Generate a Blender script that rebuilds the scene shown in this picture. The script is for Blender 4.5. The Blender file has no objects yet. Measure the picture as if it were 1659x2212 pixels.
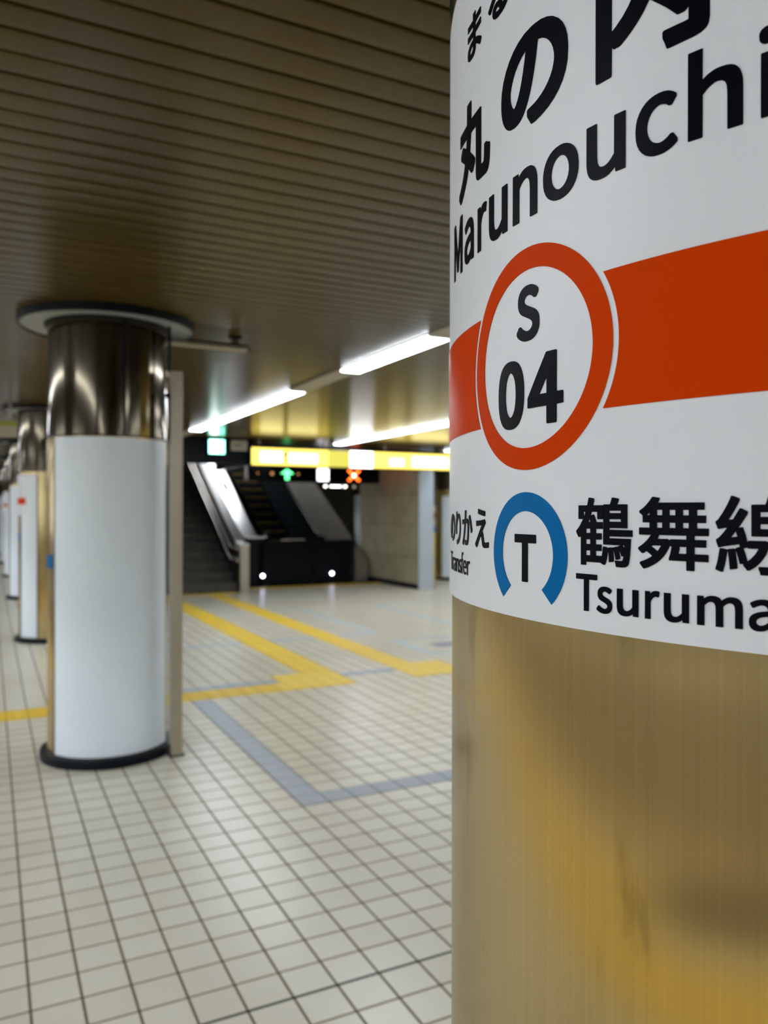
import bpy, bmesh, math, json
from math import sin, cos, pi, radians, tan
from mathutils import Vector, Matrix

# ---------------------------------------------------------------- camera, world, exposure
SC = bpy.context.scene
COL = SC.collection
SC.view_settings.view_transform = 'Standard'
SC.view_settings.look = 'None'
SC.view_settings.exposure = 1.55
SC.view_settings.gamma = 1.0
SC.view_settings.use_curve_mapping = False
W_, H_ = 1659, 2212
FPX = 1697.75
CAM_H = 1.549
YAW, PITCH, ROLL = 0.466293, -0.0025883, 0.00149
cam = bpy.data.cameras.new('camera')
cam.sensor_fit = 'VERTICAL'; cam.sensor_height = 36.0; cam.lens = FPX/H_*36.0
cam.clip_start = 0.02; cam.clip_end = 200
cam.dof.use_dof = True; cam.dof.focus_distance = 0.50; cam.dof.aperture_fstop = 8.5
camo = bpy.data.objects.new('camera', cam); COL.objects.link(camo)
f_ = Vector((sin(YAW)*cos(PITCH), cos(YAW)*cos(PITCH), sin(PITCH)))
r_ = Vector((cos(YAW), -sin(YAW), 0)); u_ = r_.cross(f_)
r2 = cos(ROLL)*r_+sin(ROLL)*u_; u2 = -sin(ROLL)*r_+cos(ROLL)*u_
camo.matrix_world = Matrix(((r2.x,u2.x,-f_.x,0),(r2.y,u2.y,-f_.y,0),(r2.z,u2.z,-f_.z,CAM_H),(0,0,0,1)))
SC.camera = camo
world = bpy.data.worlds.new('world'); SC.world = world; world.use_nodes = True
world.node_tree.nodes['Background'].inputs[0].default_value = (0.02,0.022,0.025,1)
TUBE = 9.0            # emission strength of the fluorescent diffusers

# ---------------------------------------------------------------- materials
def mat(name, col, rough=.5, metal=0.0, spec=.5, coat=0.0, emit=None, es=0.0):
    m = bpy.data.materials.new(name); m.use_nodes = True
    b = m.node_tree.nodes['Principled BSDF']
    b.inputs['Base Color'].default_value = (*col, 1); b.inputs['Roughness'].default_value = rough
    b.inputs['Metallic'].default_value = metal; b.inputs['Specular IOR Level'].default_value = spec
    b.inputs['Coat Weight'].default_value = coat
    if emit: b.inputs['Emission Color'].default_value = (*emit, 1); b.inputs['Emission Strength'].default_value = es
    return m
def N(m, t, **kw):
    n = m.node_tree.nodes.new(t)
    for k, v in kw.items(): setattr(n, k, v)
    return n
def L(m, a, b): m.node_tree.links.new(a, b)
def BS(m): return m.node_tree.nodes['Principled BSDF']
def noise(m, scale, detail=3, src=None, vec_scale=None):
    tc = N(m, 'ShaderNodeTexCoord'); mp = N(m, 'ShaderNodeMapping')
    L(m, tc.outputs['Object'], mp.inputs[0])
    if vec_scale: mp.inputs['Scale'].default_value = vec_scale
    n = N(m, 'ShaderNodeTexNoise'); n.inputs['Scale'].default_value = scale; n.inputs['Detail'].default_value = detail
    L(m, mp.outputs[0], n.inputs['Vector']); return n
def ramp(m, fac, stops):
    r = N(m, 'ShaderNodeValToRGB'); L(m, fac, r.inputs[0])
    e = r.color_ramp.elements
    e[0].position = stops[0][0]; e[0].color = (*stops[0][1], 1); e[1].position = stops[1][0]; e[1].color = (*stops[1][1], 1)
    for p, c in stops[2:]:
        k = e.new(p); k.color = (*c, 1)
    return r
def mottled(name, c1, c2, scale, rough=.5, bump=0.0, **kw):
    m = mat(name, c1, rough, **kw); n = noise(m, scale)
    r = ramp(m, n.outputs['Fac'], [(.35, c1), (.65, c2)]); L(m, r.outputs[0], BS(m).inputs['Base Color'])
    if bump:
        b = N(m, 'ShaderNodeBump'); b.inputs['Strength'].default_value = bump; b.inputs['Distance'].default_value = .002
        L(m, n.outputs['Fac'], b.inputs['Height']); L(m, b.outputs[0], BS(m).inputs['Normal'])
    return m
def brushed(name, c1, c2, rough, aniso, streak=.12, stains=False, bump=.05):
    """vertically brushed stainless: fine streaks running up the column"""
    m = mat(name, c1, rough, 1.0)
    b = BS(m)
    n = noise(m, 1.0, 4, vec_scale=(420, 420, 1.5)); n2 = noise(m, 1.0, 3, vec_scale=(3, 3, 2.2))
    r = ramp(m, n2.outputs['Fac'], [(.3, c1), (.7, c2)])
    mx = N(m, 'ShaderNodeMix', data_type='RGBA', blend_type='MULTIPLY')
    s = ramp(m, n.outputs['Fac'], [(.3, (1-streak,)*3), (.7, (1, 1, 1))])
    mx.inputs[0].default_value = 1; L(m, r.outputs[0], mx.inputs[6]); L(m, s.outputs[0], mx.inputs[7])
    L(m, mx.outputs[2], b.inputs['Base Color'])
    if stains:   # smeared finger marks on the steel (dirt with its own shape)
        n3 = noise(m, 1.0, 6, vec_scale=(26, 26, 7)); s3 = ramp(m, n3.outputs['Fac'], [(.60, (1, 1, 1)), (.70, (.74, .73, .62))])
        m2 = N(m, 'ShaderNodeMix', data_type='RGBA', blend_type='MULTIPLY'); m2.inputs[0].default_value = 1
        L(m, mx.outputs[2], m2.inputs[6]); L(m, s3.outputs[0], m2.inputs[7]); L(m, m2.outputs[2], b.inputs['Base Color'])
    b.inputs['Anisotropic'].default_value = aniso
    t = N(m, 'ShaderNodeTangent', direction_type='RADIAL', axis='Z'); L(m, t.outputs[0], b.inputs['Tangent'])
    bp = N(m, 'ShaderNodeBump'); bp.inputs['Strength'].default_value = bump; bp.inputs['Distance'].default_value = .0004
    L(m, n.outputs['Fac'], bp.inputs['Height']); L(m, bp.outputs[0], b.inputs['Normal'])
    return m
def emis(name, col, s):
    m = bpy.data.materials.new(name); m.use_nodes = True; nt = m.node_tree; nt.nodes.clear()
    e = nt.nodes.new('ShaderNodeEmission'); o = nt.nodes.new('ShaderNodeOutputMaterial')
    e.inputs[0].default_value = (*col, 1); e.inputs[1].default_value = s; nt.links.new(e.outputs[0], o.inputs[0]); return m

T = 0.15; OX = 0.777; OY = 17.681          # tile size and where the joints fall
def gx(i): return (i+OX)*T
def gy(j): return (j+OY)*T
def math_(m, op, a, b=None, c=None):
    n = N(m, 'ShaderNodeMath', operation=op)
    for k, v in enumerate((a, b, c)):
        if v is None: continue
        if isinstance(v, (int, float)): n.inputs[k].default_value = v
        else: L(m, v, n.inputs[k])
    return n.outputs[0]
def tiled(name, c1, c2, grout, rough, gw=.045, joint=False, bump=.25):
    """square glazed tiles with recessed joints, laid on the station's tile grid"""
    m = mat(name, c1, rough)
    b = BS(m); tc = N(m, 'ShaderNodeTexCoord'); geo = N(m, 'ShaderNodeNewGeometry')
    sp = N(m, 'ShaderNodeSeparateXYZ'); L(m, geo.outputs['Position'], sp.inputs[0])
    u = math_(m, 'SUBTRACT', math_(m, 'DIVIDE', sp.outputs[0], T), OX)
    v = math_(m, 'SUBTRACT', math_(m, 'DIVIDE', sp.outputs[1], T), OY)
    def edge(a):
        f = math_(m, 'FRACT', a); return math_(m, 'MINIMUM', f, math_(m, 'SUBTRACT', 1.0, f))
    d = math_(m, 'MINIMUM', edge(u), edge(v))
    g = N(m, 'ShaderNodeMapRange'); L(m, d, g.inputs[0]); g.inputs[1].default_value = gw*.35; g.inputs[2].default_value = gw*.75
    mask = g.outputs[0]
    cb = N(m, 'ShaderNodeCombineXYZ'); L(m, math_(m, 'FLOOR', u), cb.inputs[0]); L(m, math_(m, 'FLOOR', v), cb.inputs[1])
    wn = N(m, 'ShaderNodeTexWhiteNoise', noise_dimensions='3D'); L(m, cb.outputs[0], wn.inputs['Vector'])
    ns = noise(m, 1.1, 4)
    t = math_(m, 'ADD', math_(m, 'MULTIPLY', wn.outputs['Value'], .28), math_(m, 'MULTIPLY', ns.outputs['Fac'], .75))
    r = ramp(m, t, [(.3, c1), (.9, c2)])
    # joints along the depth are dirtier than the cross joints
    gr = N(m, 'ShaderNodeMix', data_type='RGBA'); L(m, math_(m, 'LESS_THAN', edge(u), gw), gr.inputs[0])
    gr.inputs[6].default_value = (grout[0]*1.8, grout[1]*1.8, grout[2]*1.8, 1); gr.inputs[7].default_value = (*grout, 1)
    mx = N(m, 'ShaderNodeMix', data_type='RGBA'); L(m, mask, mx.inputs[0]); L(m, gr.outputs[2], mx.inputs[6]); L(m, r.outputs[0], mx.inputs[7])
    out = mx.outputs[2]
    if joint:     # black expansion joint
        dj = math_(m, 'ABSOLUTE', math_(m, 'ADD', v, 2.0)); jm = math_(m, 'LESS_THAN', dj, .042)
        m3 = N(m, 'ShaderNodeMix', data_type='RGBA'); L(m, jm, m3.inputs[0]); L(m, out, m3.inputs[6]); m3.inputs[7].default_value = (.006, .006, .007, 1)
        out = m3.outputs[2]
    L(m, out, b.inputs['Base Color'])
    rr = N(m, 'ShaderNodeMapRange'); L(m, mask, rr.inputs[0]); rr.inputs[3].default_value = .9; rr.inputs[4].default_value = rough; L(m, rr.outputs[0], b.inputs['Roughness'])
    bp = N(m, 'ShaderNodeBump'); bp.inputs['Strength'].default_value = bump; bp.inputs['Distance'].default_value = .002
    L(m, mask, bp.inputs['Height']); L(m, bp.outputs[0], b.inputs['Normal'])
    return m

M = {}
M['tile'] = tiled('floor_tile', (.57,.53,.42), (.67,.64,.54), (.075,.050,.010), .30, gw=.052, joint=True)
M['blue_tile'] = tiled('blue_tile', (.32,.36,.42), (.37,.41,.46), (.13,.15,.17), .4)
M['pale_blue_tile'] = tiled('pale_blue_tile', (.42,.50,.54), (.46,.54,.57), (.30,.33,.30), .4)
M['purple_tile'] = tiled('purple_tile', (.20,.18,.27), (.24,.21,.31), (.12,.10,.14), .4)
M['yellow_tile'] = tiled('yellow_tile', (.74,.51,.035), (.84,.60,.06), (.35,.24,.03), .5, gw=.03)
M['yellow_stud'] = M['yellow_tile'].copy()
def stud_bump(m):
    geo = N(m, 'ShaderNodeNewGeometry'); sp = N(m, 'ShaderNodeSeparateXYZ'); L(m, geo.outputs['Position'], sp.inputs[0]); c = []
    for k in (0, 1):
        f = math_(m, 'FRACT', math_(m, 'DIVIDE', sp.outputs[k], .06)); c.append(math_(m, 'POWER', math_(m, 'SUBTRACT', f, .5), 2.0))
    h = N(m, 'ShaderNodeMapRange'); L(m, math_(m, 'ADD', c[0], c[1]), h.inputs[0]); h.inputs[1].default_value = .03; h.inputs[2].default_value = .09; h.inputs[3].default_value = 1; h.inputs[4].default_value = 0
    b = N(m, 'ShaderNodeBump'); b.inputs['Distance'].default_value = .004; b.inputs['Strength'].default_value = .8; L(m, h.outputs[0], b.inputs['Height']); L(m, b.outputs[0], BS(m).inputs['Normal'])
stud_bump(M['yellow_stud'])
M['slat'] = mottled('ceiling_slat', (.066,.0435,.009), (.084,.055,.0125), 1.6, .34, spec=.05, coat=.75)
BS(M['slat']).inputs['Coat IOR'].default_value = 1.24
BS(M['slat']).inputs['Coat Roughness'].default_value = .17
M['black'] = mat('black_paint', (.002,.004,.007), .5, spec=.2)
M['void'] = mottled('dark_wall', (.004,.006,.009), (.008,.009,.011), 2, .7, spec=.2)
M['gloss_black'] = mat('gloss_black', (.002,.003,.005), .22, spec=.15)
M['steel'] = brushed('brushed_steel', (.50,.385,.195), (.55,.43,.23), .22, .9, stains=True)
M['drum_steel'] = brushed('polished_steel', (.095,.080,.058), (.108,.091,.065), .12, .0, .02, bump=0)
M['duct_steel'] = brushed('duct_steel', (.50,.45,.35), (.54,.49,.39), .42, .2, .05)
M['dark_steel'] = brushed('dark_steel', (.16,.145,.12), (.20,.18,.15), .30, .2, .05)
M['rail_steel'] = mat('rail_steel', (.70,.64,.60), .25, 1.0)
M['deck_steel'] = mottled('deck_steel', (.72,.71,.70), (.78,.77,.76), 3, .30, metal=1.0)
M['panel'] = mottled('white_panel', (.80,.89,.98), (.82,.91,1.0), 2, .28)
M['sign_white'] = mottled('sign_white', (.79,.825,.90), (.81,.845,.92), 3, .38)
M['orange'] = mat('sign_orange', (.64,.050,.0), .36, spec=.02)
M['blue'] = mat('sign_blue', (.0,.145,.42), .36, spec=.05)
M['ink'] = mat('sign_ink', (.001,.002,.005), .34, spec=.06)
M['collar'] = mottled('collar_paint', (.33,.36,.38), (.37,.40,.42), 3, .4)
M['base'] = mat('black_rubber', (.002,.004,.008), .45, spec=.15)
M['trough'] = mottled('light_channel', (.42,.38,.30), (.45,.41,.33), 3, .45)
M['tube'] = emis('tube_light', (.91,.97,1.03), TUBE)
M['endcap'] = mat('lamp_endcap', (.75,.76,.78), .4)
M['stair'] = mottled('stair_stone', (.045,.042,.036), (.07,.065,.056), 5, .6)
def stone():
    m = mottled('stone_panel', (.38,.34,.22), (.47,.42,.28), 3.0, .42)
    b = BS(m); src = b.inputs['Base Color'].links[0].from_socket
    br = N(m, 'ShaderNodeTexBrick'); tc = N(m, 'ShaderNodeTexCoord'); mp = N(m, 'ShaderNodeMapping')
    mp.inputs['Rotation'].default_value = (radians(90), 0, radians(90))
    sp = N(m, 'ShaderNodeSeparateXYZ'); cb = N(m, 'ShaderNodeCombineXYZ'); L(m, tc.outputs['Object'], sp.inputs[0])
    L(m, sp.outputs[1], cb.inputs[0]); L(m, sp.outputs[2], cb.inputs[1]); L(m, cb.outputs[0], br.inputs['Vector'])
    br.inputs['Scale'].default_value = 1; br.inputs['Brick Width'].default_value = .9; br.inputs['Row Height'].default_value = .62
    br.inputs['Mortar Size'].default_value = .008; br.offset = 0
    br.inputs['Color1'].default_value = (1,1,1,1); br.inputs['Color2'].default_value = (.86,.86,.84,1); br.inputs['Mortar'].default_value = (.45,.38,.3,1)
    mx = N(m, 'ShaderNodeMix', data_type='RGBA', blend_type='MULTIPLY'); mx.inputs[0].default_value = 1
    L(m, src, mx.inputs[6]); L(m, br.outputs['Color'], mx.inputs[7]); L(m, mx.outputs[2], b.inputs['Base Color']); return m
M['stone'] = stone()
M['pillar_paint'] = mottled('pale_pillar_paint', (.44,.50,.55), (.47,.53,.58), 3, .4)
M['far_wall'] = mottled('far_wall', (.30,.26,.19), (.36,.32,.25), .8, .55)
M['concrete'] = mottled('track_concrete', (.46,.37,.24), (.55,.45,.30), 2.5, .85)
M['rail'] = mat('running_rail', (.30,.24,.18), .35, 1.0)
M['edge_white'] = mottled('edge_stone', (.62,.60,.55), (.68,.66,.60), 3, .5)
M['deck_brown'] = mottled('deck_brown', (.27,.24,.195), (.32,.285,.235), 4, .38, metal=.3)
M['ystripe'] = mat('step_yellow', (.42,.27,.03), .5)
M['cool_glass'] = mat('dark_glass', (.010,.014,.016), .2, spec=.2)

# ---------------------------------------------------------------- mesh helpers
def link(name, bm, m, parent=None, smooth=False, origin=(0,0,0)):
    """one mesh object; origin is where its own origin sits in its parent's (or the world's) frame"""
    me = bpy.data.meshes.new(name); o_ = Vector(origin)
    if o_.length: bmesh.ops.translate(bm, verts=bm.verts, vec=-o_)
    bmesh.ops.recalc_face_normals(bm, faces=bm.faces)
    bm.to_mesh(me); bm.free()
    for x in (m if isinstance(m, (list, tuple)) else [m]): me.materials.append(x)
    if smooth:
        for p in me.polygons: p.use_smooth = True
        try: me.set_sharp_from_angle(angle=radians(35))
        except Exception: pass
    o = bpy.data.objects.new(name, me); COL.objects.link(o); o.location = o_
    if parent: o.parent = parent
    return o
def empty(name, loc, label, cat, group=None):
    o = bpy.data.objects.new(name, None); COL.objects.link(o); o.location = loc; o.empty_display_size = .2
    o['label'] = label; o['category'] = cat
    if group: o['group'] = group
    return o
def tag(o, label, cat, group=None):
    o['label'] = label; o['category'] = cat
    if group: o['group'] = group
    return o
def struct(o, label=None):
    o['kind'] = 'structure'
    if label: o['label'] = label
    return o
def box(bm, x0, x1, y0, y1, z0, z1, bev=0.0):
    v = [bm.verts.new(p) for p in ((x0,y0,z0),(x1,y0,z0),(x1,y1,z0),(x0,y1,z0),(x0,y0,z1),(x1,y0,z1),(x1,y1,z1),(x0,y1,z1))]
    fs = [bm.faces.new([v[k] for k in q]) for q in ((3,2,1,0),(4,5,6,7),(0,1,5,4),(1,2,6,5),(2,3,7,6),(3,0,4,7))]
    if bev:
        es = {e for f in fs for e in f.edges}
        bmesh.ops.bevel(bm, geom=list(es), offset=bev, segments=2, profile=.5, affect='EDGES')
def BX(*a, bev=0.0):
    bm = bmesh.new(); box(bm, *a, bev=bev); return bm
def tube(bm, pts, r, seg=12, cap=True):
    pts = [Vector(p) for p in pts]; rings = []
    for i, p in enumerate(pts):
        d = ((pts[min(i+1, len(pts)-1)]-p).normalized() + (p-pts[max(i-1, 0)]).normalized()).normalized()
        a = d.orthogonal().normalized() if abs(d.z) > .99 else Vector((0,0,1)).cross(d).normalized(); b = d.cross(a)
        rings.append([bm.verts.new(p+r*(cos(2*pi*k/seg)*a+sin(2*pi*k/seg)*b)) for k in range(seg)])
    for A, B in zip(rings, rings[1:]):
        for k in range(seg): bm.faces.new((A[k], A[(k+1) % seg], B[(k+1) % seg], B[k]))
    if cap: bm.faces.new(rings[0][::-1]); bm.faces.new(rings[-1])
def TB(pts, r, seg=12):
    bm = bmesh.new(); tube(bm, pts, r, seg); return bm
def lathe(prof, seg=128, a0=0.0, a1=2*pi, closed=True):
    """revolve (r,z) profile about Z; a partial sweep is capped at both ends"""
    bm = bmesh.new(); full = abs(a1-a0-2*pi) < 1e-6; n = seg if full else seg+1; R = []
    for k in range(n):
        a = a0+(a1-a0)*k/seg; R.append([bm.verts.new((r*cos(a), r*sin(a), z)) for r, z in prof])
    for k in range(seg):
        A, B = R[k], R[(k+1) % n]; m_ = len(prof)
        for j in range(m_ if closed else m_-1):
            bm.faces.new((A[j], B[j], B[(j+1) % m_], A[(j+1) % m_]))
    if not full: bm.faces.new(R[0]); bm.faces.new(R[-1][::-1])
    return bm
def prism_yz(pts, x0, x1):
    bm = bmesh.new(); A = [bm.verts.new((x0, y, z)) for y, z in pts]; B = [bm.verts.new((x1, y, z)) for y, z in pts]
    bm.faces.new(A); bm.faces.new(B[::-1]); n = len(pts)
    for k in range(n): bm.faces.new((A[k], A[(k+1) % n], B[(k+1) % n], B[k]))
    bmesh.ops.triangulate(bm, faces=[f for f in bm.faces if len(f.verts) > 4])
    return bm

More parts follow.
